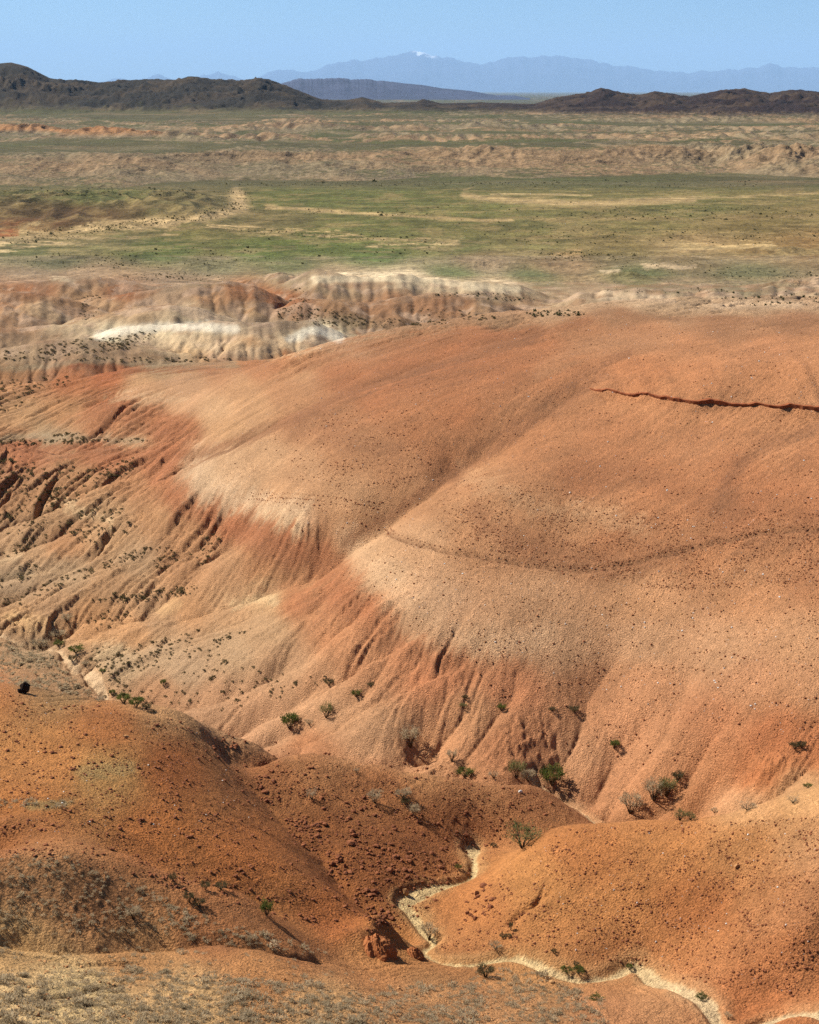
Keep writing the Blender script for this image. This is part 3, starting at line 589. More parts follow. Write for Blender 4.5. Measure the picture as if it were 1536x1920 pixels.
STROKES = [
 # pale collar round the main hill and the red skirt below it
 ([(372,862),(362,895),(400,925),(480,950),(560,960)], 22, (226,184,138), .75, 1, 14),
 ([(500,965),(560,985),(545,975)], 14, (232,190,138), .6, 1, 12),
 ([(660,1015),(680,1060),(720,1110),(780,1165),(860,1200),(940,1205),(1010,1195)], 24, (224,174,126), .6, 1, 14),
 ([(350,800),(300,790),(220,770),(170,765)], 15, (158,76,40), .6, 1, 18),
 ([(360,815),(290,810),(240,800)], 12, (146,62,30), .6, 1, 12),
 ([(200,742),(280,744),(350,742)], 6, (214,168,122), .6, 1, 8),
 ([(350,850),(300,855),(230,860),(150,850),(0,848)], 13, (156,70,36), .7, 1, 12),
 ([(345,905),(330,935),(390,955),(440,975),(490,985)], 16, (164,80,44), .6, 1, 22),
 ([(440,1000),(500,990),(540,1010),(600,1040)], 16, (162,72,36), .55, 1, 16),
 ([(470,1020),(510,1030),(540,1050)], 14, (150,66,34), .5, 1, 10),
 ([(600,1045),(650,1090),(700,1140),(760,1200),(820,1240),(900,1250),(980,1270)], 17, (170,88,50), .4, 1, 24),
 ([(560,1120),(620,1120),(680,1150)], 20, (166,76,38), .55, 1, 18),
 ([(130,690),(230,690),(340,690),(420,684)], 6, (150,62,30), .7, 1, 5),
 ([(0,843),(100,842),(220,846)], 6, (132,60,34), .7, 1, 4),
 # dark and light soil bands of the main hill
 ([(520,690),(640,650),(780,640),(900,640),(1000,625)], 14, (150,70,32), .7, 1, 10),
 ([(640,720),(720,700),(830,700),(930,690)], 16, (144,66,30), .7, 1, 12),
 ([(560,800),(640,815),(740,850)], 20, (140,76,44), .6, 1, 12),
 ([(1080,880),(1200,890),(1300,940),(1400,975)], 18, (146,72,36), .65, 1, 12),
 ([(1380,880),(1370,930),(1360,980)], 16, (142,68,34), .65, 1, 8),
 ([(890,960),(960,1010),(1080,1050),(1200,1050),(1330,1020),(1536,1000)], 16, (140,74,42), .65, 1, 12),
 ([(870,885),(960,930),(1080,960),(1200,985)], 12, (212,152,104), .55, 1, 12),
 ([(1140,755),(1250,775),(1400,790),(1536,790)], 12, (202,122,72), .5, 1, 8),
 ([(1010,700),(1100,650),(1250,640)], 12, (180,116,76), .4, 1, 8),
 ([(1160,590),(1300,598),(1420,604),(1536,606)], 6, (128,72,42), .6, 1, 3),
 ([(900,640),(1000,625),(1100,600)], 5, (140,64,30), .6, 1, 3),
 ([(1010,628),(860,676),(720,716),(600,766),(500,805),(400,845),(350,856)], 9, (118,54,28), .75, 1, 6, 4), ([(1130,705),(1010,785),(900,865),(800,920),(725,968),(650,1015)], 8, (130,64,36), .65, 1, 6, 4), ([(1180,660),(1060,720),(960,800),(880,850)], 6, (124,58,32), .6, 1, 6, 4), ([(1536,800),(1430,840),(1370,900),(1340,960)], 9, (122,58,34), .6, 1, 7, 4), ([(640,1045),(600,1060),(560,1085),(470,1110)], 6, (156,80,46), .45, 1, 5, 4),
 # pale rock caps
 ([(440,1130),(480,1122),(505,1130)], 9, (236,196,136), .7, 1, 6), ([(180,1225),(230,1215)], 9, (232,196,140), .7, 1, 5),
 ([(330,1135),(300,1150)], 8, (220,168,108), .6, 1, 5), ([(60,1165),(100,1175),(20,1160)], 10, (226,176,112), .6, 1, 8),
 ([(120,945),(180,960),(210,975)], 6, (230,190,134), .7, 1, 6), ([(0,1050),(40,1040)], 6, (232,192,138), .6, 1, 5),
 # valley bottoms with grey-green scrub soil
 ([(0,820),(120,822),(270,828)], 7, (150,138,104), .6, 1, 4), ([(0,690),(150,680),(300,686),(440,682)], 5, (150,134,100), .5, 1, 3),
 ([(0,1085),(60,1080)], 8, (128,116,84), .5, 1, 5),
 ([(60,1510),(130,1508)], 6, (150,132,88), .6, 1, 3), ([(160,1450),(240,1438)], 12, (160,136,92), .5, 1, 5),
 # pale hill crest and its grey top
 ([(200,628),(300,614),(400,612)], 7, (246,226,182), .7, 1, 3), ([(560,628),(600,616),(640,630)], 7, (250,232,190), .7, 1, 3),
 ([(410,610),(480,605),(570,605)], 6, (154,124,94), .7, 1, 3),
 ([(600,525),(680,522),(760,520),(860,532),(970,540)], 5, (226,196,152), .7, 1, 3),
 ([(100,518),(140,525)], 4, (226,194,148), .7, 1, 3),
 # sand washes and tracks across the flats
 ([(442,355),(450,370),(445,390),(400,405),(300,415),(180,425),(0,452),(-200,470)], 7, (212,186,148), .9, 1, 8, 6),
 ([(445,372),(452,385)], 13, (214,188,150), .85, 1, 6, 6),
 ([(500,388),(560,392),(640,398),(760,404),(880,412),(960,412)], 2.5, (204,178,138), .8, 1, 3, 4),
 ([(430,425),(520,432),(620,440),(700,452),(780,452),(860,460)], 2.5, (206,180,140), .8, 1, 3, 4),
 ([(0,458),(90,448),(200,440),(330,425)], 7, (184,160,124), .55, 1, 8, 8),
 ([(870,366),(920,372),(1000,378),(1100,382),(1200,378),(1300,374)], 5, (206,180,142), .75, 1, 3, 4),
 ([(920,364),(1000,364),(1110,366)], 1.2, (206,184,144), .8, 1, 1, 1),
 ([(750,346),(820,343),(960,338),(1100,334)], 1.8, (196,172,136), .6, 1, 3, 3),
 ([(560,343),(660,341),(760,338),(880,336)], 2, (200,176,140), .6, 1, 2, 3),
 ([(870,356),(890,350)], 1.2, (210,186,146), .8, 1, 1, 1),
 ([(1180,375),(1300,372),(1450,366),(1536,362)], 2, (196,172,136), .55, 1, 2, 4),
 ([(1270,466),(1350,466),(1450,462)], 4, (226,196,150), .6, 1, 3, 4), ([(1040,478),(1085,476)], 5, (204,164,122), .6, 1, 3, 5),
 ([(1130,507),(1160,509)], 4, (228,196,150), .7, 1, 2, 4), ([(1210,498),(1300,498)], 4, (220,186,142), .7, 1, 3, 6),
 ([(1000,412),(1200,410),(1400,408),(1536,406)], 2.5, (180,156,116), .5, 1, 4, 6),
 ([(960,455),(1060,440),(1250,440),(1536,436)], 3, (176,150,112), .45, 1, 5, 8),
 ([(0,437),(30,436)], 5, (170,70,40), .7, 1, 3, 2),
 ([(0,400),(80,405),(180,402),(260,395)], 14, (104,78,58), .5, 1, 5),
 ([(1460,355),(1500,352)], 6, (180,150,116), .5, 1, 3, 3),
]
for s_ in STROKES: stroke(*s_)
_mid = sstep(400, 470, MY) * (1 - sstep(740, 800, MY)); _pn = fbm(MX / 15, MY / 15, 4, 461, .6); _pq = fbm(MX / 22 + 9, MY / 22, 4, 463, .6)
mix(_mid * sstep(.05, .45, _pn) * .5, (206, 166, 134)); mix(_mid * sstep(.1, .5, _pq) * .45, (150, 96, 64)); mix(_mid * sstep(.15, .4, fbm(MX / 10 + 31, MY / 14, 4, 467, .6)) * .4, (138, 108, 84))
for s_ in [([(185,630),(230,618),(300,613),(380,612),(440,618)], 8, (246,226,198), .8, .8, 2, 3), ([(545,634),(590,618),(635,634)], 8, (246,228,200), .8, .8, 2, 3), ([(300,640),(380,650),(470,655),(560,650)], 12, (232,196,148), .5, 1, 6, 4), ([(590,524),(680,522),(760,520),(860,534),(970,542)], 6, (234,206,162), .75, .8, 2, 3), ([(1130,556),(1200,556),(1260,562)], 6, (222,188,146), .5, 1, 2, 3), ([(1340,572),(1420,568),(1500,572)], 6, (218,184,142), .5, 1, 2, 3)]: stroke(*s_)
# distant bands
slope = np.hypot(*np.gradient(MZ)[::-1]) if False else None
gzy = np.gradient(MZ, axis=0) / np.gradient(MY, axis=0)
gzx = np.gradient(MZ, axis=1) / (np.gradient(gx, axis=1) * MY) 
farm = sstep(330, 380, 700 - VPY)      # rows above ~345
dist = sstep(1450, 1650, MY)
plate = s2l((98, 98, 72)) * (1 + .14 * fbm(MX / 500, MY / 260, 4, 401))[..., None] + s2l((120, 112, 84)) * 0
C = C * (1 - dist[..., None]) + plate * dist[..., None]
steep = sstep(.07, .20, np.hypot(gzx, gzy)) * (MY < 4500)
bare = np.clip(steep + .35 * sstep(.1, .5, fbm(MX / 240, MY / 120, 4, 405)), 0, 1) * dist
pink = sstep(-.3, .4, fbm(MX / 420, MY / 200, 3, 411))
bc = s2l((152, 140, 124)) * (1 - pink[..., None]) + s2l((172, 144, 122)) * pink[..., None]
k = (bare * .85)[..., None]; C = C * (1 - k) + bc * k
# top edge of bluff pinker
pxf = VPX
org = np.minimum(sstep(-300, -200, pxf), 1 - sstep(290, 340, pxf)) * np.exp(-((MY - 2500) / 200) ** 2) * sstep(1, 6, MZ - 26)
k = np.clip(org, 0, 1)[..., None]; C = C * (1 - k) + s2l((190, 134, 100)) * k
grn = sstep(0, .4, fbm(MX / 700, MY / 200, 3, 415) + .05) * dist * (1 - bare) * .5
C = C * (1 - grn[..., None]) + s2l((92, 104, 62)) * grn[..., None]
drk = sstep(-50, 250, MY - prof(VPX, RG_FOOT) + 120 * NB) * sstep(0, 12, MZ - 31 + 4 * NA)
dn = sstep(-.3, .5, fbm(MX / 200, MY / 200, 4, 421)); rt = sstep(600, 1100, VPX)
dc = s2l((60, 58, 56)) * (1 - rt[..., None]) + s2l((62, 48, 52)) * rt[..., None]
dc = dc * .85; dc = dc * (1 - .4 * dn[..., None]) + s2l((104, 88, 72)) * .4 * dn[..., None]
C = C * (1 - drk[..., None]) + dc * drk[..., None]
# meadow streaking on the flats
flat = sstep(800, 900, MY) * (1 - dist)
gs = fbm(MX / 120, MY / 45, 4, 431)
C *= (1 + .22 * flat * gs + .26 * flat * fbm(MX / 12, MY / 26, 3, 433))[..., None]
sandy = sstep(.12, .42, fbm(MX / 46, MY / 60, 4, 437, .62) + .10 * fbm(MX / 300, MY / 120, 2, 439)) * flat * .4
C = C * (1 - sandy[..., None]) + s2l((172, 152, 112)) * sandy[..., None]
bald = sstep(.25, .6, fbm(MX / 30, MY / 18, 4, 441)) * flat * .4
C = C * (1 - bald[..., None]) + s2l((166, 146, 108)) * bald[..., None]
# mottling, fall-line streaks, rib crests paler than the rusty gullies
C *= (1 + .13 * NA + .08 * NB)[..., None] 
sk = (sstep(110, 150, MY) * (1 - sstep(330, 420, MY)))
C *= (1 + (.045 * LFm + .10 * LCm) * (.6 + .4 * np.clip(rz * 2, 0, 1)) * (1 - .75 * sstep(400, 460, MY)) * (MY < 800))[..., None]
C = C * (1 - .8 * TRK[..., None]) + s2l((92, 46, 26)) * .8 * TRK[..., None]
_rm = bicubic(rmask.astype(np.float32), (vv - V0) / G, (uu - U0) / G); _rb = bicubic(rib.astype(np.float32), (vv - V0) / G, (uu - U0) / G)
C = C * (1 + (.16 * _rm * (_rb - .6))[..., None] * np.array([1.0, 1.15, 1.25]))
# wash sand
wm = np.zeros_like(MX); wd_ = bicubic(washd, (vv - V0) / G, (uu - U0) / G)
wm = (1 - sstep(-.12, .12, wd_ + .12 * fbm(MX / .7, MY / .7, 2, 451))) * (MY < 260)
apron = (1 - sstep(0, 1.3, wd_ + .5 * NA)) * (MY < 260) * .35
C = C * (1 - apron[..., None]) + s2l((216, 166, 118)) * apron[..., None]
C = C * (1 - wm[..., None]) + s2l((226, 186, 136)) * (1 + .22 * fbm(MX / .9, MY / .9, 3, 457))[..., None] * wm[..., None]
ALB = 0.66
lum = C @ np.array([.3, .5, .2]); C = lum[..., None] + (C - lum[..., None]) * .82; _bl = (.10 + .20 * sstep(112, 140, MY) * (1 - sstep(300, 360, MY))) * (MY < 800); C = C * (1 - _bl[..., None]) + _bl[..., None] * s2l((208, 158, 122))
fk = sstep(650, 1100, MY)[..., None]; C = C * (1 - fk) + C * fk * np.array([.88, .74, .66])
C = C * np.stack([np.full(MX.shape, 1.0), 1.03 - .02 * sstep(110, 140, MY) * (MY < 330), .50 + .15 * sstep(110, 140, MY) * (MY < 900) + .13 * sstep(100, 86, MY) + .32 * np.clip(C[..., 2] / C[..., 0] / .42, 0, 1)], -1)
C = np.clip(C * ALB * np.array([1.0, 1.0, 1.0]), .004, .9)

# ------------------------------------------------------------------ materials
def new_mat(name):
    m = bpy.data.materials.new(name); m.use_nodes = True; m.node_tree.nodes.clear()
    out = m.node_tree.nodes.new('ShaderNodeOutputMaterial'); bs = m.node_tree.nodes.new('ShaderNodeBsdfPrincipled')
    bs.inputs['Roughness'].default_value = 1.0; bs.inputs['Specular IOR Level'].default_value = 0.1
    m.node_tree.links.new(bs.outputs[0], out.inputs[0]); return m, m.node_tree, bs
def soil_mat(name, near=True):
    m, t, bs = new_mat(name); N = t.nodes.new; L = t.links.new
    at = N('ShaderNodeAttribute'); at.attribute_name = 'soil'
    geo = N('ShaderNodeTexCoord')
    def noise(scale, detail=4, rough=.6):
        n = N('ShaderNodeTexNoise'); n.inputs['Scale'].default_value = scale; n.inputs['Detail'].default_value = detail
        n.inputs['Roughness'].default_value = rough; L(geo.outputs['Object'], n.inputs['Vector']); return n
    def ramp(src, a, b, lo, hi):
        r = N('ShaderNodeMapRange'); r.inputs[1].default_value = a; r.inputs[2].default_value = b
        r.inputs[3].default_value = lo; r.inputs[4].default_value = hi; L(src, r.inputs[0]); return r.outputs[0]
    if near:
        n1, n2, n3 = noise(1.6, 6), noise(7.0, 4), noise(.22, 5)
        a, b, c = ramp(n1.outputs[0], .3, .7, .84, 1.16), ramp(n2.outputs[0], .32, .68, .68, 1.32), ramp(n3.outputs[0], .3, .7, .9, 1.1)
    else:
        n1, n2, n3 = noise(.05, 6), noise(.25, 4), noise(.006, 5)
        a, b, c = ramp(n1.outputs[0], .3, .7, .74, 1.26), ramp(n2.outputs[0], .3, .7, .68, 1.32), ramp(n3.outputs[0], .3, .7, .9, 1.1)
    def mul(x, y):
        k = N('ShaderNodeMath'); k.operation = 'MULTIPLY'; L(x, k.inputs[0]); L(y, k.inputs[1]); return k.outputs[0]
    f = mul(mul(a, b), c)
    mx = N('ShaderNodeVectorMath'); mx.operation = 'SCALE'; L(at.outputs['Color'], mx.inputs[0]); L(f, mx.inputs['Scale'])
    if near:
        vs = N('ShaderNodeTexVoronoi'); vs.inputs['Scale'].default_value = 4.5; L(geo.outputs['Object'], vs.inputs['Vector'])
        sep = N('ShaderNodeSeparateColor'); L(vs.outputs['Color'], sep.inputs[0])
        dot = ramp(vs.outputs['Distance'], .12, .30, 1, 0)
        dk_ = mul(dot, ramp(sep.outputs[0], .72, .78, 0, .55)); lt_ = mul(dot, ramp(sep.outputs[1], .80, .86, 0, .6))
        sc1 = N('ShaderNodeMath'); sc1.operation = 'SUBTRACT'; sc1.inputs[0].default_value = 1.0; L(dk_, sc1.inputs[1])
        sc2 = N('ShaderNodeMath'); sc2.operation = 'ADD'; L(sc1.outputs[0], sc2.inputs[0]); L(lt_, sc2.inputs[1])
        mx2 = N('ShaderNodeVectorMath'); mx2.operation = 'SCALE'; L(mx.outputs[0], mx2.inputs[0]); L(sc2.outputs[0], mx2.inputs['Scale']); mx = mx2
    L(mx.outputs[0], bs.inputs['Base Color'])
    bp = N('ShaderNodeBump'); bp.inputs['Strength'].default_value = 1.0
    if near:
        v = N('ShaderNodeTexVoronoi'); v.inputs['Scale'].default_value = 3.2; L(geo.outputs['Object'], v.inputs['Vector'])
        pb = ramp(v.outputs['Distance'], .0, .35, 1, 0)
        ad = N('ShaderNodeMath'); ad.operation = 'ADD'; L(mul(pb, ramp(n1.outputs[0], .45, .62, 0, .6)), ad.inputs[0]); L(n2.outputs[0], ad.inputs[1])
        L(ad.outputs[0], bp.inputs['Height']); bp.inputs['Distance'].default_value = .24
    else:
        L(n2.outputs[0], bp.inputs['Height']); bp.inputs['Distance'].default_value = 2.0
    L(bp.outputs[0], bs.inputs['Normal'])
    return m
M_SOIL = soil_mat('eroded_clay_soil', True); M_FAR = soil_mat('distant_soil', False)

# ------------------------------------------------------------------ split the sheet into its landforms
nr, ncx = MX.shape
co = np.stack([MX, MY, MZ], -1).reshape(-1, 3).astype(np.float32)
# vertex normals of the whole sheet, so that seams between landforms do not show
P3 = np.stack([MX, MY, MZ], -1)
du = np.gradient(P3, axis=1); dv = np.gradient(P3, axis=0)
NRM = np.cross(du, dv); NRM /= np.linalg.norm(NRM, axis=-1, keepdims=True); NRM = NRM.reshape(-1, 3)
cc = C.reshape(-1, 3).astype(np.float32)
fx = (VPX[:-1, :-1] + VPX[1:, 1:]) / 2; fyw = (MY[:-1, :-1] + MY[1:, 1:]) / 2; fX = (MX[:-1, :-1] + MX[1:, 1:]) / 2
fz_ = (MZ[:-1, :-1] + MZ[1:, 1:]) / 2; fvy = (VPY[:-1, :-1] + VPY[1:, 1:]) / 2
region = np.full(fX.shape, 1, np.int32)
PLANE_Y = 900
def poly_y(tab):     # world boundary distance by direction (X/Y)
    a = [(slope_of(p, y, 30), y) for p, y in tab]; a = np.array(a); return np.interp(fX / fyw, a[:, 0], a[:, 1])
l_near = poly_y([(-300,82),(0,92),(250,93),(450,93),(640,95),(800,97),(950,94),(1100,90),(1300,84),(1400,78),(1800,74)])
l_mid = poly_y([(-300,215),(0,205),(60,200),(120,188),(205,170),(300,163),(470,152),(650,147),(850,141),(1050,135),(1165,125),(1300,122),(1536,121),(1800,119)])
l_split = poly_y([(-300,60),(740,60),(770,108),(890,114),(893,120),(1160,126),(1164,60),(1800,60)])
region[fyw < l_mid] = 2                                # orange hill in the left middle ground
region[(fyw < l_mid) & (fX / fyw > slope_of(800, 110, 32)) & (fyw < poly_y([(700,100),(800,106),(890,115),(893,121),(1000,120),(1165,125),(1800,119)]))] = 3   # right hand hill
region[fyw < l_near] = 4                               # near sage slope
region[fyw > poly_y([(-300,300),(0,300),(200,296),(350,300),(500,330),(680,350),(900,360),(1100,360),(1536,350),(1800,350)])] = 5    # badlands
region[(fyw > poly_y([(-300,560),(0,490),(200,520),(400,520),(650,560),(1000,620),(1800,560)]))] = 6
region[fyw > 745 + 25 * np.sin(fX / 60)] = 7           # plain
region[fyw > 1640] = 8                                 # bluff country
region[fyw > prof(fx, RG_FOOT)] = 9
region[fyw > 7600] = 10
wmf = (wm[:-1, :-1] + wm[1:, 1:]) / 2
region[(wmf > .5)] = 0
REG = {
 0: ('dry_streambed', 'pale sandy bed of the dry stream winding between the orange hills'),
 1: ('hill', 'large smooth tan and rust hill filling the middle of the view, with a dark ledge near its top'),
 2: ('hill', 'bare orange hill on the left with a boulder-strewn gully down its side'),
 3: ('hill', 'smooth rounded orange hill above the bend of the pale streambed at lower right'),
 4: ('hillside', 'nearest sandy slope covered in grey sage tufts'),
 5: ('hill', 'cream crested hill behind the left shoulder of the large rust hill'),
 6: ('badlands', 'row of low pink and cream clay hills edging the green plain'),
 7: ('plain', 'flat green plain crossed by pale sand washes'),
 8: ('plateau', 'grey-green plateau cut by eroded tan bluffs beyond the plain'),
 9: ('mountain_ridge', 'dark brown rocky ridge line below the blue mountains'),
 10: ('distant_plain', 'hazy flat ground stretching beyond the dark ridge to the blue mountains'),
}
ii, jj = np.meshgrid(np.arange(nr - 1), np.arange(ncx - 1), indexing='ij')
q = np.stack([ii * ncx + jj, ii * ncx + jj + 1, (ii + 1) * ncx + jj + 1, (ii + 1) * ncx + jj], -1)
def mesh_np(name, verts, faces, mat, normals=None, colors=None, smooth=True):
    """faces: (n,k) int array"""
    me = bpy.data.meshes.new(name); nf, k = faces.shape
    me.vertices.add(len(verts)); me.vertices.foreach_set('co', np.ascontiguousarray(verts, np.float32).ravel())
    me.loops.add(nf * k); me.loops.foreach_set('vertex_index', np.ascontiguousarray(faces, np.int32).ravel())
    me.polygons.add(nf); me.polygons.foreach_set('loop_start', np.arange(0, nf * k, k, dtype=np.int32))
    me.polygons.foreach_set('use_smooth', np.full(nf, smooth))
    me.update(calc_edges=True)
    if colors is not None:
        a = me.color_attributes.new('soil', 'FLOAT_COLOR', 'POINT')
        a.data.foreach_set('color', np.c_[colors, np.ones(len(colors))].astype(np.float32).ravel())
    if mat: me.materials.append(mat)
    if normals is not None:
        me.normals_split_custom_set_from_vertices(normals.astype(np.float32))
    return me
def link(name, me, label=None, cat=None, group=None, kind=None, parent=None, loc=None, rot=None, scl=None):
    o = bpy.data.objects.new(name, me); COL.objects.link(o)
    if label: o['label'] = label
    if cat: o['category'] = cat
    if group: o['group'] = group
    if kind: o['kind'] = kind
    if parent: o.parent = parent
    if loc is not None: o.location = loc
    if rot is not None: o.rotation_euler = rot
    if scl is not None: o.scale = scl
    return o
for r, (nm, lb) in REG.items():
    f = q[region == r]
    if len(f) == 0: continue
    used, inv = np.unique(f, return_inverse=True)
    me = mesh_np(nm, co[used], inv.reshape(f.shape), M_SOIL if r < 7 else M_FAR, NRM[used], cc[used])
    link(nm, me, lb, nm.replace('_', ' '), kind='structure')

# ------------------------------------------------------------------ far mountains
def mountain(name, label, prof_tab, Y0, zb, depth_m, col, seed, snow=None, ext=(-420, 1960), jag=.05):
    n = 620; m = 46
    px = np.linspace(ext[0], ext[1], n); u = (px - CX) / (F * CP + 800 * SP)
    w = np.linspace(-1, 1, m)
    U_, W_ = np.meshgrid(u, w); Y_ = Y0 + W_ * depth_m; X_ = U_ * Y_ 
    top = EYE + (170 - np.interp(px, *zip(*prof_tab))) / F * Y0
    cn = fbm(px / 26, px * 0, 4, seed + 9, .6); top = top + cn * (3.2 / F * Y0) * sstep(8, 30, (top - EYE) / Y0 * F)
    top = np.broadcast_to(top, U_.shape)
    sc_ = (top.max() - zb)
    rn = ridged(X_ / (depth_m * .5), Y_ / (depth_m * .5), 5, seed, .55)
    env = np.clip(1 - np.abs(W_), 0, 1) ** .9
    Z_ = zb + (top - zb) * env + (rn - .5) * sc_ * .16 * np.clip((top - zb) / sc_, 0, 1) * np.sin(math.pi * np.clip(env, 0, 1)) + rn * sc_ * jag * .5 * env * np.clip((top - zb) / sc_, 0, 1)
    f = []
    a, b = np.meshgrid(np.arange(m - 1), np.arange(n - 1), indexing='ij')
    f = np.stack([a * n + b, a * n + b + 1, (a + 1) * n + b + 1, (a + 1) * n + b], -1).reshape(-1, 4)
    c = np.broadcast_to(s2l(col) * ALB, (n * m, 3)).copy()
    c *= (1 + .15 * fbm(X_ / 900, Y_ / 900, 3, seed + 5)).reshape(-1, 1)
    if snow:
        s0, s1, zr = snow; P_ = np.broadcast_to(px, U_.shape)
        k = (sstep(s0, s0 + 14, P_) * (1 - sstep(s1 - 25, s1, P_)) * sstep(.05, .3, fbm(X_ / 840, Z_ / 320, 3, 9) + (Z_ - top + zr) / zr)).reshape(-1, 1)
        c = c * (1 - k) + .85 * k
    me = mesh_np(name, np.stack([X_, Y_, Z_], -1).reshape(-1, 3), f, M_FAR, None, c)
    return link(name, me, label, 'mountain', kind='structure')
mountain('mountain', 'blue-grey flat topped mountain in front of the palest range',  # slate-blue base colour carries part of the distance haze
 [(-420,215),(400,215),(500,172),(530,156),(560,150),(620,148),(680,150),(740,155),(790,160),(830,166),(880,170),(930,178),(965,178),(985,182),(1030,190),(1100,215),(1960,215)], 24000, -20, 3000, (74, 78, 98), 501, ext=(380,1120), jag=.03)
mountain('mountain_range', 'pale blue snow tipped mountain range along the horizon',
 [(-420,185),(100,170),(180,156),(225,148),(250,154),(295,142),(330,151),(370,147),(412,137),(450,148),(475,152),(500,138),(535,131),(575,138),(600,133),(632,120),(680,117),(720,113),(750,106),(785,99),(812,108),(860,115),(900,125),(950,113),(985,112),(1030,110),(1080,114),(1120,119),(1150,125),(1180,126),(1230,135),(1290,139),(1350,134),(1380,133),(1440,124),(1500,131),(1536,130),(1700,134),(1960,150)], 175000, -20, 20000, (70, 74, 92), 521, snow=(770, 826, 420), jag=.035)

# ------------------------------------------------------------------ haze
def box_mesh(name, a, b):
    v = [(x, y, z) for x in (a[0], b[0]) for y in (a[1], b[1]) for z in (a[2], b[2])]
    f = [(0,1,3,2),(4,6,7,5),(0,4,5,1),(2,3,7,6),(0,2,6,4),(1,5,7,3)]
    me = bpy.data.meshes.new(name); me.from_pydata(v, [], f); me.update(); return me
hm = bpy.data.materials.new('thin_air'); hm.use_nodes = True; ht = hm.node_tree; ht.nodes.clear()
ho = ht.nodes.new('ShaderNodeOutputMaterial'); hv = ht.nodes.new('ShaderNodeVolumePrincipled')
hv.inputs['Color'].default_value = (.42, .66, 1.0, 1); hv.inputs['Density'].default_value = 8.6e-6
hv.inputs['Anisotropy'].default_value = 0.0
ht.links.new(hv.outputs[0], ho.inputs['Volume'])
hz = box_mesh('haze', (-100000, -60, -42), (100000, 215000, 5600)); hz.materials.append(hm)
link('haze', hz, 'thin bluish haze filling the air over the whole landscape', 'haze', kind='stuff')

# ------------------------------------------------------------------ reading heights and sight lines on the finished sheet
RW = np.arange(len(ys))
def z_at(X, Y):
    X = np.asarray(X, float); Y = np.asarray(Y, float)
    fi = np.clip(np.interp(Y, ys, RW), 0, nr - 1.001); fj = np.clip((X / Y - us[0]) / (us[1] - us[0]), 0, ncx - 1.001)
    i = fi.astype(int); j = fj.astype(int); a = fi - i; b = fj - j
    return MZ[i, j] * (1 - a) * (1 - b) + MZ[i + 1, j] * a * (1 - b) + MZ[i, j + 1] * (1 - a) * b + MZ[i + 1, j + 1] * a * b
# visible-row table: for every column the first row index seen at each photo row
cummin = np.minimum.accumulate(VPY, axis=0)
def spot(px, py):
    """ground point seen in direction (px, py), one point per entry"""
    px = np.atleast_1d(np.asarray(px, float)); py = np.atleast_1d(np.asarray(py, float))
    t = (px - CX) / (F * CP - (py - CY) * SP); j = np.clip(((t - us[0]) / (us[1] - us[0])).round().astype(int), 0, ncx - 1)
    out = np.zeros((len(px), 3))
    for k in range(len(px)):
        col_ = cummin[:, j[k]]; i = int(np.searchsorted(-col_, -py[k])); i = min(max(i, 1), nr - 2)
        a, b = VPY[i - 1, j[k]], VPY[i, j[k]]; f = np.clip((a - py[k]) / (a - b + 1e-9), 0, 1)
        Yk = ys[i - 1] * (1 - f) + ys[i] * f
        out[k] = (t[k] * Yk, Yk, 0)
    out[:, 2] = z_at(out[:, 0], out[:, 1])
    return out

# ------------------------------------------------------------------ plant and stone materials
def plain_mat(name, c0, c1, scale=3.0, rough=.9, leaf=False):
    m, t, bs = new_mat(name); bs.inputs['Roughness'].default_value = rough
    oi = t.nodes.new('ShaderNodeObjectInfo'); g = t.nodes.new('ShaderNodeNewGeometry')
    n = t.nodes.new('ShaderNodeTexNoise'); n.inputs['Scale'].default_value = scale; n.inputs['Detail'].default_value = 3
    t.links.new(g.outputs['Position'], n.inputs['Vector'])
    mr = t.nodes.new('ShaderNodeMapRange'); mr.inputs[1].default_value = .3; mr.inputs[2].default_value = .7
    t.links.new(n.outputs[0], mr.inputs[0])
    mx = t.nodes.new('ShaderNodeMix'); mx.data_type = 'RGBA'
    mx.inputs['A'].default_value = (*(s2l(c0) * ALB), 1); mx.inputs['B'].default_value = (*(s2l(c1) * ALB), 1)
    t.links.new(mr.outputs[0], mx.inputs['Factor']); t.links.new(mx.outputs['Result'], bs.inputs['Base Color'])
    if leaf:
        tr = t.nodes.new('ShaderNodeBsdfTranslucent'); ms = t.nodes.new('ShaderNodeMixShader'); ms.inputs[0].default_value = .45
        t.links.new(mx.outputs['Result'], tr.inputs['Color']); out = [n for n in t.nodes if n.type == 'OUTPUT_MATERIAL'][0]
        t.links.new(bs.outputs[0], ms.inputs[1]); t.links.new(tr.outputs[0], ms.inputs[2]); t.links.new(ms.outputs[0], out.inputs[0])
    return m
M_SAGE = plain_mat('sage_leaf', (172,152,118), (238,214,174), 2.2, leaf=True)
M_DARKSH = plain_mat('dark_scrub', (84,74,48), (134,120,84), 1.5, leaf=True)
M_OLIVE = plain_mat('saxaul_leaf', (104,104,58), (166,160,104), 1.5, leaf=True)
M_GREEN = plain_mat('green_leaf', (84,94,42), (134,138,70), 1.5, leaf=True)
M_PALE = plain_mat('dry_pale_twig', (196,170,132), (228,208,172), 2.0, leaf=True)
M_BARK = plain_mat('grey_bark', (70,56,40), (110,90,66), 3.0)
M_ROCK = plain_mat('rust_rock', (112,66,44), (166,104,68), 1.4)
M_LEDGE = plain_mat('ledge_rock', (134,72,42), (168,100,62), 1.4)
M_DROCK = plain_mat('dark_rock', (40,30,24), (66,48,36), 1.4)
M_PROCK = plain_mat('pale_quartz_pebble', (225,214,196), (250,246,238), 2.0)
M_TROCK = plain_mat('tan_rock', (170,116,74), (216,166,112), 1.4)
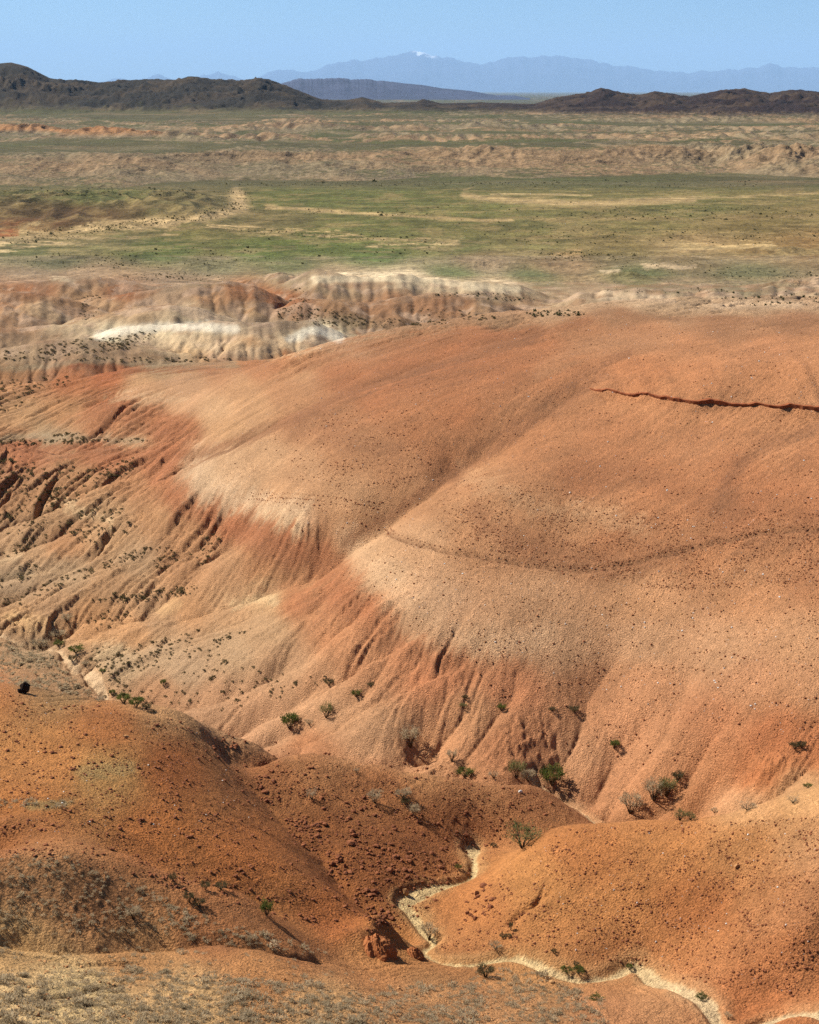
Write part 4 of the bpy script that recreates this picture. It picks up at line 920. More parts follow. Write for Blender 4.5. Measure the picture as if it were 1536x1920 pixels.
M_FARSH = plain_mat('steppe_shrub', (66,68,42), (106,104,68), .2, leaf=True)

# ------------------------------------------------------------------ shape libraries
def rock_arrays(seed, flat=.65):
    r = np.random.default_rng(seed); p = (1 + 5 ** .5) / 2
    v = np.array([(-1,p,0),(1,p,0),(-1,-p,0),(1,-p,0),(0,-1,p),(0,1,p),(0,-1,-p),(0,1,-p),(p,0,-1),(p,0,1),(-p,0,-1),(-p,0,1)], float)
    v /= np.linalg.norm(v[0]); v *= r.uniform(.62, 1.2, (12, 1)); v *= r.uniform(.7, 1.25, 3); v[:, 2] *= flat
    f = np.array([(0,11,5),(0,5,1),(0,1,7),(0,7,10),(0,10,11),(1,5,9),(5,11,4),(11,10,2),(10,7,6),(7,1,8),(3,9,4),(3,4,2),(3,2,6),(3,6,8),(3,8,9),(4,9,5),(2,4,11),(6,2,10),(8,6,7),(9,8,1)])
    return v * .5, f
def blades(seed, n, rx, rz, ln, wd, core=.25, up=.5, base=0.0):
    """tuft of narrow leaf blades spread through a dome"""
    r = np.random.default_rng(seed); V = []; Fc = []
    for k in range(n):
        a = r.uniform(0, 2 * math.pi); rr = r.uniform(core, 1) ** .6; el = math.asin(r.uniform(0.0, 1) ** .8)
        # lumpy outline
        lump = 1 + .28 * math.sin(3 * a + seed) + .18 * math.sin(5 * a + 2.1 * seed)
        c = np.array([math.cos(a) * math.cos(el) * rx * rr * lump, math.sin(a) * math.cos(el) * rx * rr * lump, base + math.sin(el) * rz * rr * (1 + .2 * math.sin(4 * a + seed))])
        d = np.array([math.cos(a) * math.cos(el), math.sin(a) * math.cos(el), math.sin(el) + up]) + r.normal(0, .45, 3); d /= np.linalg.norm(d)
        s = np.cross(d, r.normal(0, 1, 3)); s /= np.linalg.norm(s)
        l = ln * r.uniform(.6, 1.3); w = wd * r.uniform(.6, 1.3)
        i = len(V); V += [c - s * w * .8, c + s * w * .8, c + d * l * 1.1]; Fc += [(i, i + 1, i + 2)]
    return np.array(V), np.array(Fc)
def tri_mesh(name, v, f, mat, smooth=False):
    return mesh_np(name, v, f, mat, smooth=smooth)
SAGE_A = [blades(10 + k, 100, .21, .13, .065, .02, .1) for k in range(6)]
DARK_A = [blades(30 + k, 40, .21, .16, .10, .06, .1) for k in range(5)]
FAR_A = [blades(50 + k, 16, .42, .42, .45, .34, .1) for k in range(5)]
ROCK_A = [rock_arrays(70 + k) for k in range(8)]
def lib(name, arrs, mat): return [tri_mesh(name, v, f, mat) for v, f in arrs]
SAGE_M = lib('sage_tuft', SAGE_A, M_SAGE); DARK_M = lib('low_shrub', DARK_A, M_DARKSH); FAR_M = lib('steppe_shrub', FAR_A, M_FARSH)
ROCK_M = lib('boulder', ROCK_A, M_ROCK)
def joined(name, arrs, pos, scale, mat, label, cat, seed=1, sink=0.0, kind='stuff', squash=None):
    """one mesh holding many small copies"""
    r = np.random.default_rng(seed); n = len(pos); V = []; Fc = []; base = 0
    which = r.integers(0, len(arrs), n)
    for k in range(len(arrs)):
        m = which == k
        if not m.any(): continue
        v, f = arrs[k]; a = r.uniform(0, 2 * math.pi, m.sum()); c_, s_ = np.cos(a), np.sin(a); sc_ = scale[m]
        x = (v[None, :, 0] * c_[:, None] - v[None, :, 1] * s_[:, None]) * sc_[:, None] + pos[m, 0, None]
        y = (v[None, :, 0] * s_[:, None] + v[None, :, 1] * c_[:, None]) * sc_[:, None] + pos[m, 1, None]
        z = v[None, :, 2] * sc_[:, None] + pos[m, 2, None] - sink * sc_[:, None]
        V.append(np.stack([x, y, z], -1).reshape(-1, 3))
        Fc.append((f[None] + (np.arange(m.sum()) * len(v))[:, None, None] + base).reshape(-1, 3)); base += m.sum() * len(v)
    me = tri_mesh(name, np.concatenate(V), np.concatenate(Fc), mat)
    return link(name, me, label, cat, kind=kind)
def scatter(clusters, seed):
    """clusters: (cx, cy, rx, ry, count, tilt) in photo pixels -> list of ground points with the cluster number"""
    r = np.random.default_rng(seed); P = []; K = []
    for k, c in enumerate(clusters):
        cx, cy, rx, ry, n = c[:5]; tilt = math.radians(c[5]) if len(c) > 5 else 0
        rad = np.sqrt(r.random(n)); a = r.uniform(0, 2 * math.pi, n)
        dx, dy = rad * np.cos(a) * rx, rad * np.sin(a) * ry
        x = cx + dx * math.cos(tilt) + dy * math.sin(tilt); y = cy - dx * math.sin(tilt) + dy * math.cos(tilt)
        ok = (x > -60) & (x < 1600) & (y > 200) & (y < 1960)
        P.append(spot(x[ok], y[ok])); K.append(np.full(ok.sum(), k))
    return np.concatenate(P), np.concatenate(K)
rnd = random.Random(5)
def THIRD(p):                       # where along the slope the plant stands
    c = to_view(p[0], p[1], p[2])[0]
    return ['leftmost', 'left of centre', 'central', 'right of centre', 'rightmost'][int(min(4, max(0, c // 308)))]
def individuals(name, meshes, P, S, labels, cat, group, sink=0.0):
    for k in range(len(P)):
        s_ = S[k]
        link(name, meshes[k % len(meshes)], labels[k], cat, group, loc=(P[k, 0], P[k, 1], P[k, 2] - sink * s_), rot=(0, 0, rnd.uniform(0, 6.28)), scl=(s_, s_, s_ * rnd.uniform(.8, 1.2)))

# ------------------------------------------------------------------ large shrubs, one by one
def tube(V, Fc, a, b, ra, rb, n=5):
    a = np.array(a, float); b = np.array(b, float); d = b - a; d /= np.linalg.norm(d) + 1e-9
    s = np.cross(d, (0.3, 0.9, .1)); s /= np.linalg.norm(s); t = np.cross(d, s); i = len(V)
    for p, r_ in ((a, ra), (b, rb)):
        for k in range(n):
            q_ = 2 * math.pi * k / n; V.append(p + (s * math.cos(q_) + t * math.sin(q_)) * r_)
    for k in range(n):
        m = (k + 1) % n; Fc.append((i + k, i + m, i + n + m)); Fc.append((i + k, i + n + m, i + n + k))
def big_shrub_meshes(seed, leafmat, n_leaf=520, dense=1.0):
    """unit shrub: 1 m tall, 1 m wide; forked woody stems carrying fine sprays"""
    r = np.random.default_rng(seed); V = []; Fc = []; tips = []
    for k in range(9):
        a = 2 * math.pi * k / 9 + r.uniform(-.3, .3); sp = r.uniform(.08, .2)
        p0 = np.array([0.02 * math.cos(a), .02 * math.sin(a), -.06]); p1 = np.array([math.cos(a) * sp, math.sin(a) * sp, r.uniform(.22, .34)])
        tube(V, Fc, p0, p1, .022, .013)
        for q in range(3):
            aa = a + r.uniform(-.7, .7); p2 = p1 + np.array([math.cos(aa) * r.uniform(.08, .24), math.sin(aa) * r.uniform(.08, .24), r.uniform(.08, .34)])
            tube(V, Fc, p1, p2, .011, .006, 4)
            for w in range(2):
                p3 = p2 + r.normal(0, .07, 3) + np.array([0, 0, .06]); tube(V, Fc, p2, p3, .006, .003, 3); tips.append(p3)
            tips.append(p2)
    wood = tri_mesh('branches', np.array(V), np.array(Fc), M_BARK)
    LV = []; LF = []; tips = np.array(tips)
    for k in range(n_leaf):
        c = tips[r.integers(len(tips))] + r.normal(0, .055, 3); c[2] = max(c[2], .05)
        o = c - np.array([0, 0, .15]); d = o / np.linalg.norm(o) + np.array([0, 0, .35]) + r.normal(0, .35, 3); d /= np.linalg.norm(d)
        s = np.cross(d, r.normal(0, 1, 3)); s /= np.linalg.norm(s); l = r.uniform(.05, .11); w = r.uniform(.008, .018) * dense
        i = len(LV); LV += [c - s * w, c + s * w, c + d * l]; LF += [(i, i + 1, i + 2)]
    return wood, tri_mesh('foliage', np.array(LV), np.array(LF), leafmat)
SHRUB = {'olive': [big_shrub_meshes(200 + k, M_OLIVE, 720) for k in range(2)], 'green': [big_shrub_meshes(210 + k, M_GREEN, 1100, 1.5) for k in range(2)],
         'sage': [big_shrub_meshes(220 + k, M_SAGE, 700) for k in range(2)], 'pale': [big_shrub_meshes(230, M_PALE, 520, .8)], 'dark': [big_shrub_meshes(240, M_DARKSH, 900, 1.6)]}
BIG = [  # photo column, row of the base, height, width, look, label
 (980,1588,48,66,'olive','largest round olive bush, on the tan shelf at the bend of the pale streambed'),
 (1182,1524,44,44,'sage','round grey bush beside the streambed, left of the two joined bushes'),
 (1226,1500,46,42,'sage','grey bush, left one of two joined bushes at the large hill foot'),
 (1250,1492,42,38,'olive','olive bush, right one of two joined bushes at the large hill foot'),
 (1270,1466,22,24,'dark','small dark green bush just behind the two joined grey bushes'),
 (968,1459,40,38,'olive','tall olive bush showing above the left hill crest near the streambed'),
 (990,1464,22,34,'sage','low grey bush between the tall olive bush and the dark leafy one'),
 (1035,1471,36,48,'green','wide green bush at the top end of the visible streambed stretch'),
 (872,1456,18,34,'green','low flat green bush half hidden by the left hill crest'),
 (925,1458,14,20,'pale','small pale dry bush half hidden by the left hill crest'),
 (770,1400,44,38,'sage','grey-green bush at the mouth of a ravine on the large hill, casting a dark shadow'),
 (848,1428,28,22,'sage','narrow grey bush in the groove between two clay ribs'),
 (612,1345,32,28,'olive','olive bush in the ravine, higher one of two round bushes in a line'),
 (543,1366,32,34,'green','bright green round bush low in the ravine'),
 (580,1358,10,22,'sage','flat grey shrub between the two round ravine bushes'),
 (617,1286,15,22,'dark','dark bush at the head of the ravine above the two round bushes'),
 (668,1307,14,20,'green','small green bush on the edge of a rib, above the two round ravine bushes'),
 (695,1288,9,14,'dark','tiny dark bush on the edge of a rib, right of the small green one'),
 (940,1332,13,18,'green','small green bush on the groove above the crumbly clay rib'),
 (868,1328,11,18,'olive','small olive bush left of the green one above the crumbly clay rib'),
 (872,1312,10,12,'dark','tiny dark bush just above the small olive one'),
 (1077,1335,12,20,'dark','dark bush in the groove on the right edge of the crumbly clay rib'),
 (1035,1333,8,16,'dark','low dark bush left of the groove beside the crumbly clay rib'),
 (1152,1403,18,20,'green','lone dark green bush in a groove of the lower hill'),
 (1490,1404,14,22,'dark','left dark bush of a pair on the dark red foot slope at the right edge'),
 (1503,1403,14,18,'dark','right dark bush of a pair on the dark red foot slope at the right edge'),
 (585,1500,26,20,'pale','white dry bush on the dark side of the left hill'),
 (668,1448,10,12,'pale','tiny pale bush near the white dry bush on the left hill crest'),
 (703,1505,26,30,'sage','grey bush on the dark bowl slope, left of a similar pair'),
 (757,1497,22,32,'sage','wide grey bush on the dark bowl slope near its crest'),
 (760,1508,12,20,'dark','dark shrub right below the wide grey bush on the bowl slope'),
 (778,1532,28,24,'sage','upright grey bush on the dark bowl slope, lowest of its neighbours'),
 (500,1716,30,26,'green','lone bright green bush at the end of the sage ridge'),
 (805,1762,36,36,'sage','pale silvery bush standing over the streambed below the rock knob'),
 (1275,1538,22,28,'olive','left half of the double olive bush peeking over the right hill crest'),
 (1295,1538,18,22,'olive','right half of the double olive bush peeking over the right hill crest'),
 (1402,1519,16,36,'pale','pale dry bush on the tan strip above the right hill crest'),
 (1487,1505,14,24,'pale','pale dry bush farthest right on the tan strip above the right hill crest'),
 (1340,1524,10,20,'sage','small grey bush at the left end of the tan strip'),
 (1515,1478,9,20,'green','low green bush at the right edge above the tan strip'),
 (233,1318,20,30,'green','green bush where the streambed slips behind the left hill'),
 (256,1326,20,30,'green','darker green bush at the right end of the streambed clump'),
 (275,1330,14,20,'dark','dark bush closing the right end of the streambed clump'),
 (210,1304,12,14,'green','small green bush at the edge of the streambed above the clump'),
 (143,1225,16,32,'green','wide green bush on the right bank of the far streambed'),
 (135,1240,13,16,'dark','round dark green bush right beside the far streambed'),
 (110,1212,12,22,'green','low green bush at the top of the far streambed'),
 (125,1165,16,24,'sage','grey bush against the red bank above the far streambed'),
 (110,1195,14,34,'sage','long grey bush under the pale cliff at the far streambed'),
 (75,1213,18,34,'sage','feathery grey bush left of the far streambed'),
 (192,1262,10,14,'green','small green bush on the gravel right of the far streambed'),
 (306,1286,14,12,'green','upright green bush in the shallow groove right of the far streambed'),
 (160,1248,10,18,'sage','small grey bush on the gravel beside the far streambed'),
 (355,1690,20,22,'dark','dark round bush in front of the orange slope, middle of a row of three'),
 (325,1652,16,18,'dark','dark bush topmost of the row of three on the orange slope'),
 (386,1668,18,20,'dark','dark bush rightmost of the row of three on the orange slope'),
 (415,1668,16,26,'dark','dark spreading bush beyond the sage ridge'),
 (372,1700,16,26,'dark','dark bush on the crest of the sage ridge'),
 (250,1722,26,32,'sage','big dark-hearted sage bush in the middle of the sage ridge'),
 (910,1832,24,34,'dark','dark rounded bush on the near bank below the streambed'),
 (1085,1825,14,24,'green','green bush on the near edge of the wide pale streambed'),
 (1063,1823,10,26,'green','low green bush left of the one on the near edge of the wide streambed'),
 (1080,1812,10,12,'dark','small dark bush on the far edge of the wide streambed'),
 (1038,1788,10,12,'dark','small dark shrub alone on the slope above the streambed'),
 (943,1758,8,14,'dark','left dark shrub of a pair on the slope right of the stream bend'),
 (954,1758,8,12,'dark','right dark shrub of a pair on the slope right of the stream bend'),
 (958,1744,18,8,'dark','thin upright dark shrub above the pair of shrubs'),
 (1180,1818,12,14,'green','small green bush at the top of the streambed curve'),
 (1315,1873,10,24,'green','low green shrub leaning over the narrow streambed near the bottom'),
 (1365,1912,16,16,'sage','grey shrub at the bottom edge between the two pale washes'),
 (1118,1875,8,28,'green','flat green shrub on the near orange slope below the streambed'),
 (860,1630,10,14,'green','small green shrub on the left bank of the narrow streambed'),
 (925,1588,8,14,'dark','dark shrub on the tan shelf left of the largest bush'),
 (930,1780,14,28,'sage','grey shrub clump on the slope just above the pale streambed'),
]
def one_of(meshes, px, py, hpx, wpx, label, idx):
    p = spot(px, py)[0]; ppm = F / math.hypot(p[1], EYE - p[2]); h = hpx / ppm * 1.1; w = wpx / ppm * 1.05
    root = bpy.data.objects.new('shrub', None); COL.objects.link(root); root.location = p; root.rotation_euler = (0, 0, rnd.uniform(0, 6.28))
    root['label'] = label; root['category'] = 'shrub'; root.empty_display_size = .2
    for nm, me in (('branches', meshes[0]), ('foliage', meshes[1])):
        o = bpy.data.objects.new(nm, me); COL.objects.link(o); o.parent = root; o.scale = (w, w, h)
    return root
for k, (px, py, h, w, look, lb) in enumerate(BIG):
    one_of(SHRUB[look][k % len(SHRUB[look])], px, py, h, w, lb, k)

# ------------------------------------------------------------------ sage tufts on the near slopes
def in_poly(px, py, poly):
    ins = np.zeros(len(px), bool); n = len(poly)
    for k in range(n):
        x0, y0 = poly[k]; x1, y1 = poly[(k + 1) % n]
        c = ((y0 > py) != (y1 > py)) & (px < (x1 - x0) * (py - y0) / (y1 - y0 + 1e-9) + x0); ins ^= c
    return ins
def fill(poly, n, seed, clump=0.0):
    r = np.random.default_rng(seed); P = np.array(poly); x = []; y = []
    lo, hi = P.min(0), P.max(0); tot = 0
    while tot < n:
        a = r.uniform(lo[0], hi[0], 4000); b = r.uniform(lo[1], hi[1], 4000)
        ok = in_poly(a, b, poly)
        if clump: ok &= (fbm(a / 60, b / 26, 3, seed) + clump * r.normal(0, 1, 4000)) > .05
        x.append(a[ok]); y.append(b[ok]); tot += ok.sum()
    return np.concatenate(x)[:n], np.concatenate(y)[:n]
rs = np.random.default_rng(11)
AREAS = [
 ([(-40,1608),(120,1606),(250,1655),(330,1690),(330,1755),(-40,1752)], 300, 1, 'sage ridge at the left edge'),
 ([(300,1690),(450,1735),(620,1790),(560,1790),(330,1760)], 130, 2, 'tapering end of the sage ridge'),
 ([(-40,1830),(250,1815),(450,1835),(700,1850),(900,1850),(900,1960),(-40,1960)], 1900, 3, 'nearest sandy slope at the bottom'),
 ([(880,1815),(1010,1822),(1130,1880),(1150,1960),(880,1960)], 420, 4, 'near slope below the wide streambed'),
 ([(-40,1765),(420,1785),(640,1810),(700,1840),(300,1830),(-40,1820)], 110, 5, 'sandy step below the shadowed ditch'),
 ([(-20,1500),(60,1498),(140,1503),(130,1514),(-20,1516)], 60, 6, 'little green patch on the left orange hill'),
]
sp_, sl_, ss_ = [], [], []
for poly, n, sd_, nm in AREAS:
    x, y = fill(poly, n, sd_, .7); p = spot(x, y); sp_.append(p); sl_ += [nm] * n
    ss_.append(rs.lognormal(-.15, .36, n) * {5: .7, 6: .7, 1: .78, 2: .8}.get(sd_, 1.0))
sp_ = np.concatenate(sp_); ss_ = np.concatenate(ss_); sl_ = np.array(sl_)
big = np.argsort(-(ss_ / sp_[:, 1]))[:300]; rest = np.setdiff1d(np.arange(len(sp_)), big)
individuals('sage_tuft', SAGE_M, sp_[big], ss_[big], [THIRD(sp_[k]) + ' grey sage tuft on the ' + sl_[k] for k in big], 'shrub', 'sage tufts on the near slopes')
joined('sage_scrub', SAGE_A, sp_[rest], ss_[rest], M_SAGE, 'smaller grey sage plants scattered over the near slopes', 'scrub', 3)

# ------------------------------------------------------------------ dark low shrubs on the grey clay spurs
DK = [
 (25,890,45,34,70,15,'red gully slopes at the left edge'),(95,905,60,28,60,25,'red gully slopes at the left edge'),(200,885,60,14,40,20,'red gully slopes at the left edge'),(50,950,70,12,60,25,'red gully slopes at the left edge'),(225,880,40,16,26,20,'red gully slopes at the left edge'),
 (130,935,60,10,40,25,'red gully slopes at the left edge'),(60,985,50,10,24,20,'grey ribs left of the pale collar'),(170,975,70,22,50,15,'grey ribs left of the pale collar'),(40,1025,60,12,36,20,'grey ribs left of the pale collar'),(200,1000,60,12,30,15,'grey ribs left of the pale collar'),
 (160,1075,120,9,60,20,'ravine between two long grey ribs'),(230,1050,80,9,34,20,'ravine between two long grey ribs'),(30,1080,50,16,40,20,'ravine between two long grey ribs'),(60,1115,60,14,46,15,'ravine between two long grey ribs'),
 (310,1050,22,24,26,50,'short steep gullies of the grey rib'),(395,1020,26,16,20,60,'short steep gullies of the grey rib'),(375,1045,14,20,10,60,'short steep gullies of the grey rib'),
 (300,1115,80,11,80,10,'ravine floor above the far streambed'),(230,1120,60,8,26,5,'ravine floor above the far streambed'),(210,1160,60,16,34,15,'ravine floor above the far streambed'),
 (280,1230,90,26,90,10,'gravelly fan right of the far streambed'),(210,1250,50,30,46,-40,'gravelly fan right of the far streambed'),(330,1200,60,10,20,15,'gravelly fan right of the far streambed'),(410,1205,70,7,30,25,'gravelly fan right of the far streambed'),(240,1300,50,12,20,0,'gravelly fan right of the far streambed'),
 (380,1290,120,26,40,20,'tan ribs above the left hill'),(480,1300,90,22,30,20,'tan ribs above the left hill'),(560,1290,60,14,10,20,'tan ribs above the left hill'),(400,1240,60,16,14,20,'tan ribs above the left hill'),
 (60,830,100,5,60,0,'grey valley floor behind the red hill crest'),(200,826,90,5,40,0,'grey valley floor behind the red hill crest'),(60,720,80,12,50,5,'grey valley floor behind the red hill crest'),(30,750,40,16,26,20,'grey valley floor behind the red hill crest'),(130,820,30,10,26,0,'grey valley floor behind the red hill crest'),
 (160,650,90,14,120,5,'scrubby foot of the cream hill'),(240,640,60,14,70,15,'scrubby foot of the cream hill'),(300,675,160,5,60,0,'scrubby foot of the cream hill'),(60,668,80,10,50,0,'scrubby foot of the cream hill'),
 (600,595,90,16,150,-5,'scrub belt behind the large hill crest'),(720,605,120,8,80,0,'scrub belt behind the large hill crest'),(560,565,30,20,40,-60,'scrub belt behind the large hill crest'),(170,575,30,20,36,60,'scrub belt behind the large hill crest'),(850,590,90,8,40,-5,'scrub belt behind the large hill crest'),
]
dp_, dk_ = scatter(DK, 21); ds_ = np.random.default_rng(22).lognormal(-.05, .35, len(dp_)) * np.clip(dp_[:, 1] / 230, .8, 1.5)
dlab = [DK[k][6] for k in dk_]
big = np.argsort(-(ds_ / dp_[:, 1]))[:300]; rest = np.setdiff1d(np.arange(len(dp_)), big)
individuals('low_shrub', DARK_M, dp_[big], ds_[big], ['low dark shrub dotting the ' + dlab[k] for k in big], 'shrub', 'dark low shrubs on the clay ribs')
joined('low_scrub', DARK_A, dp_[rest], ds_[rest], M_DARKSH, 'smaller dark shrubs dotting the clay ribs and gullies', 'scrub', 4)
# grey scrub on the shaded bank left of the far streambed
x, y = fill([(-30,1195),(80,1205),(110,1250),(180,1305),(190,1316),(120,1300),(-30,1275)], 420, 8, .6)
p = spot(x, y); joined('bank_scrub', DARK_A + SAGE_A[:2], p, rs.lognormal(-.1, .35, len(p)) * 1.15, M_SAGE, 'grey scrub covering the bank left of the far streambed', 'scrub', 5)

# ------------------------------------------------------------------ shrubs of the plain
PL = [
 (100,440,130,12,150,6,'along the sandy wash on the left of the plain'),(260,420,90,8,110,8,'along the sandy wash on the left of the plain'),(400,400,60,10,80,15,'along the sandy wash on the left of the plain'),(450,375,26,22,50,0,'along the sandy wash on the left of the plain'),
 (640,398,180,5,60,-2,'beside the thin sand track crossing the plain'),(600,440,200,6,70,-3,'beside the thin sand track crossing the plain'),(350,485,200,18,160,0,'in front of the green meadow'),(150,490,150,16,120,0,'in front of the green meadow'),(330,520,100,8,90,0,'in front of the green meadow'),
 (1300,400,260,14,170,0,'on the right hand side of the plain'),(1100,440,200,20,130,0,'on the right hand side of the plain'),(1400,440,160,20,110,0,'on the right hand side of the plain'),(1100,480,120,10,70,0,'on the right hand side of the plain'),(1250,500,160,12,60,0,'on the right hand side of the plain'),(1060,478,50,8,50,0,'on the right hand side of the plain'),(1420,515,120,8,80,0,'on the right hand side of the plain'),
 (780,470,260,30,60,0,'on the open green meadow'),(600,470,260,30,50,0,'on the open green meadow'),(950,400,240,24,60,0,'on the open green meadow'),
 (1040,588,60,6,40,0,'behind the crest of the large hill'),(960,560,50,5,40,0,'behind the crest of the large hill'),(880,553,80,3,40,0,'behind the crest of the large hill'),(1450,560,100,16,50,0,'behind the crest of the large hill'),(1250,545,120,6,30,0,'behind the crest of the large hill'),
 (700,345,300,5,120,0,'at the foot of the tan bluffs'),(1200,345,300,8,110,0,'at the foot of the tan bluffs'),(200,360,240,8,90,0,'at the foot of the tan bluffs'),
]
PL = [(*c[:4], int(c[4] * 1.5), *c[5:]) for c in PL]
pp_, pk_ = scatter(PL, 31); ps_ = np.random.default_rng(32).lognormal(-.15, .45, len(pp_)) * np.clip(pp_[:, 1] / 1000, .5, 1.4) * .62
big = np.argsort(-(ps_ / pp_[:, 1]))[:300]; rest = np.setdiff1d(np.arange(len(pp_)), big)
individuals('steppe_shrub', FAR_M, pp_[big], ps_[big], [THIRD(pp_[k]) + ' dark steppe shrub ' + PL[pk_[k]][6] for k in big], 'shrub', 'steppe shrubs scattered over the plain')
joined('steppe_scrub', FAR_A, pp_[rest], ps_[rest], M_FARSH, 'smaller dark shrubs scattered over the green plain', 'scrub', 6)

# ------------------------------------------------------------------ boulders and stones
BD = [
 (420,1400,22,26,26,-55,'upper end of the boulder gully on the left hill'),(500,1480,34,22,40,-45,'upper end of the boulder gully on the left hill'),
 (570,1560,46,22,60,-50,'middle of the boulder gully on the left hill'),(630,1625,36,18,44,-45,'middle of the boulder gully on the left hill'),
 (700,1700,46,24,74,-42,'lower end of the boulder gully above the rock knob'),(670,1560,30,30,16,0,'shaded bowl slope right of the boulder gully'),(720,1610,60,30,30,0,'shaded bowl slope right of the boulder gully'),
 (900,1690,40,26,34,60,'stony patch on the right hill above the stream bend'),(880,1600,14,40,14,0,'bank beside the narrow streambed'),
]
bp_, bk_ = scatter(BD, 41); bs_ = np.clip(np.random.default_rng(42).lognormal(-1.32, .42, len(bp_)), .13, .7)
big = np.argsort(-bs_)[:290]; rest = np.setdiff1d(np.arange(len(bp_)), big)
individuals('boulder', ROCK_M, bp_[big], bs_[big], ['rust boulder in the ' + BD[bk_[k]][6] if 'gully' in BD[bk_[k]][6] else 'rust boulder on the ' + BD[bk_[k]][6] for k in big], 'boulder', 'boulders of the gully and stream banks', sink=-.1)
def stones(poly, n, seed, smin, smax, clump=.4):
    x, y = fill(poly, n, seed, clump); p = spot(x, y); r = np.random.default_rng(seed)
    return p, np.clip(smin * (1 - r.random(n)) ** -.45, smin, smax)
A1 = [stones([(640,660),(1130,600),(1560,620),(1560,1420),(1100,1440),(640,1090),(420,880)], 11000, 61, .055, .24), stones([(880,880),(1200,950),(1560,960),(1560,1090),(1250,1110),(900,1030),(800,960)], 6500, 62, .06, .2),
      stones([(-30,1290),(230,1330),(420,1370),(620,1410),(1100,1480),(880,1640),(740,1760),(430,1710),(250,1640),(-30,1590)], 9500, 63, .055, .30), stones([(940,1640),(1060,1555),(1560,1530),(1560,1880),(1300,1840),(1100,1790),(820,1780)], 7000, 64, .05, .2),
      stones([(560,780),(760,760),(820,860),(700,960),(540,900)], 1500, 65, .07, .24), stones([(480,1430),(640,1480),(860,1560),(860,1640),(760,1680),(640,1640),(540,1540)], 1500, 66, .07, .4)]
P_ = np.concatenate([a[0] for a in A1]); S_ = np.concatenate([a[1] for a in A1])
P_, S_ = np.concatenate([P_, bp_[rest]]), np.concatenate([S_, bs_[rest]])
joined('scattered_stones', [ROCK_A[k] for k in (0, 2, 4)], P_, S_, M_ROCK, 'small rust brown stones strewn over the bare hill slopes', 'stones', 7, sink=-.12)
A2 = [stones([(640,660),(1130,600),(1560,620),(1560,1400),(1100,1300),(640,1090),(500,880)], 1100, 71, .06, .26, .8), stones([(940,1640),(1060,1555),(1560,1530),(1560,1880),(1300,1840),(1100,1790)], 200, 72, .04, .18, .8), stones([(-30,1290),(420,1370),(500,1560),(-30,1590)], 120, 73, .04, .16, .8)]
joined('quartz_pebbles', [ROCK_A[k] for k in (1, 3, 5)], np.concatenate([a[0] for a in A2]), np.concatenate([a[1] for a in A2]), M_PROCK, 'bright white pebbles glinting on the rust slopes', 'pebbles', 8, sink=-.15)
A3 = [stones([(-30,1790),(640,1830),(1100,1880),(1150,1960),(-30,1960)], 1800, 81, .06, .28), stones([(640,1010),(780,980),(1560,1100),(1560,1300),(900,1240),(700,1130)], 1500, 82, .07, .26)]
joined('tan_stones', [ROCK_A[k] for k in (2, 5, 6)], np.concatenate([a[0] for a in A3]), np.concatenate([a[1] for a in A3]), M_TROCK, 'small tan stones lying on the pale slopes', 'stones', 9, sink=-.1)
# footprints: pairs of scuffed clods along each trail
TR = [[(725,985),(740,1005),(790,1022),(850,1036),(910,1048),(960,1056),(1020,1066),(1085,1070),(1130,1068),(1180,1058),(1250,1042),(1320,1025),(1400,1008),(1470,998),(1536,996)],
      [(480,930),(540,930),(600,934),(650,942),(700,962),(722,970)], [(470,932),(540,938),(600,942),(640,940)]]
tp = []
for l in TR:
    l = densify(l, 8); w = spot(l[:, 0], l[:, 1]); d = np.r_[0, np.cumsum(np.hypot(*(np.diff(w[:, :2], axis=0).T)))]
    s_ = np.arange(0, d[-1], .42); x = np.interp(s_, d, w[:, 0]); y = np.interp(s_, d, w[:, 1])
    x = x + np.where(np.arange(len(s_)) % 2, .2, -.2) + rs.normal(0, .06, len(s_)); y = y + np.where(np.arange(len(s_)) % 2, .28, -.28) + rs.normal(0, .06, len(s_))
    tp.append(np.c_[x, y, z_at(x, y)])
tp = np.concatenate(tp)
joined('footprint_trail', [ROCK_A[k] for k in (1, 4, 6)], tp, rs.uniform(.16, .30, len(tp)), M_ROCK, 'line of scuffed footprints crossing the slope of the large hill', 'footprints', 10, sink=.02)

# the dark standing rock on the left hill and a few named stones
def lone_rock(px, py, hpx, wpx, mat, name, label, seed, tall=1.0):
    v, f = rock_arrays(seed, 1.0); p = spot(px, py)[0]; ppm = F / math.hypot(p[1], EYE - p[2])
    me = bpy.data.meshes.new(name); bmv = v * np.array([wpx / ppm, wpx / ppm * .8, hpx / ppm * 1.15]); me = tri_mesh(name, bmv, f, mat)
    link(name, me, label, 'rock', loc=(p[0], p[1], p[2] + .36 * hpx / ppm))
lone_rock(48,1300,24,20,M_DROCK,'standing_rock','dark upright rock standing alone on the shoulder of the left hill',301)
lone_rock(38,1300,12,12,M_DROCK,'standing_rock','smaller dark rock leaning against the upright rock on the left hill',302)
lone_rock(1382,1625,7,13,M_TROCK,'pale_rock','tan rock half way up the right hill',303)
lone_rock(1080,1783,5,5,M_PROCK,'white_rock','white stone on the right hill just above the wide streambed',304)
lone_rock(1230,1768,5,5,M_PROCK,'white_rock','white stone on the right hill, upper right of the other white one',305)
lone_rock(237,1384,7,14,M_TROCK,'pale_rock','pale stones on the crest slope of the left hill',306)
lone_rock(762,1678,16,14,M_TROCK,'tan_rock','tan rock at the corner of the narrow streambed',307)
lone_rock(976,1486,7,8,M_PROCK,'white_rock','small white stone near the crest of the bowl slope',308)
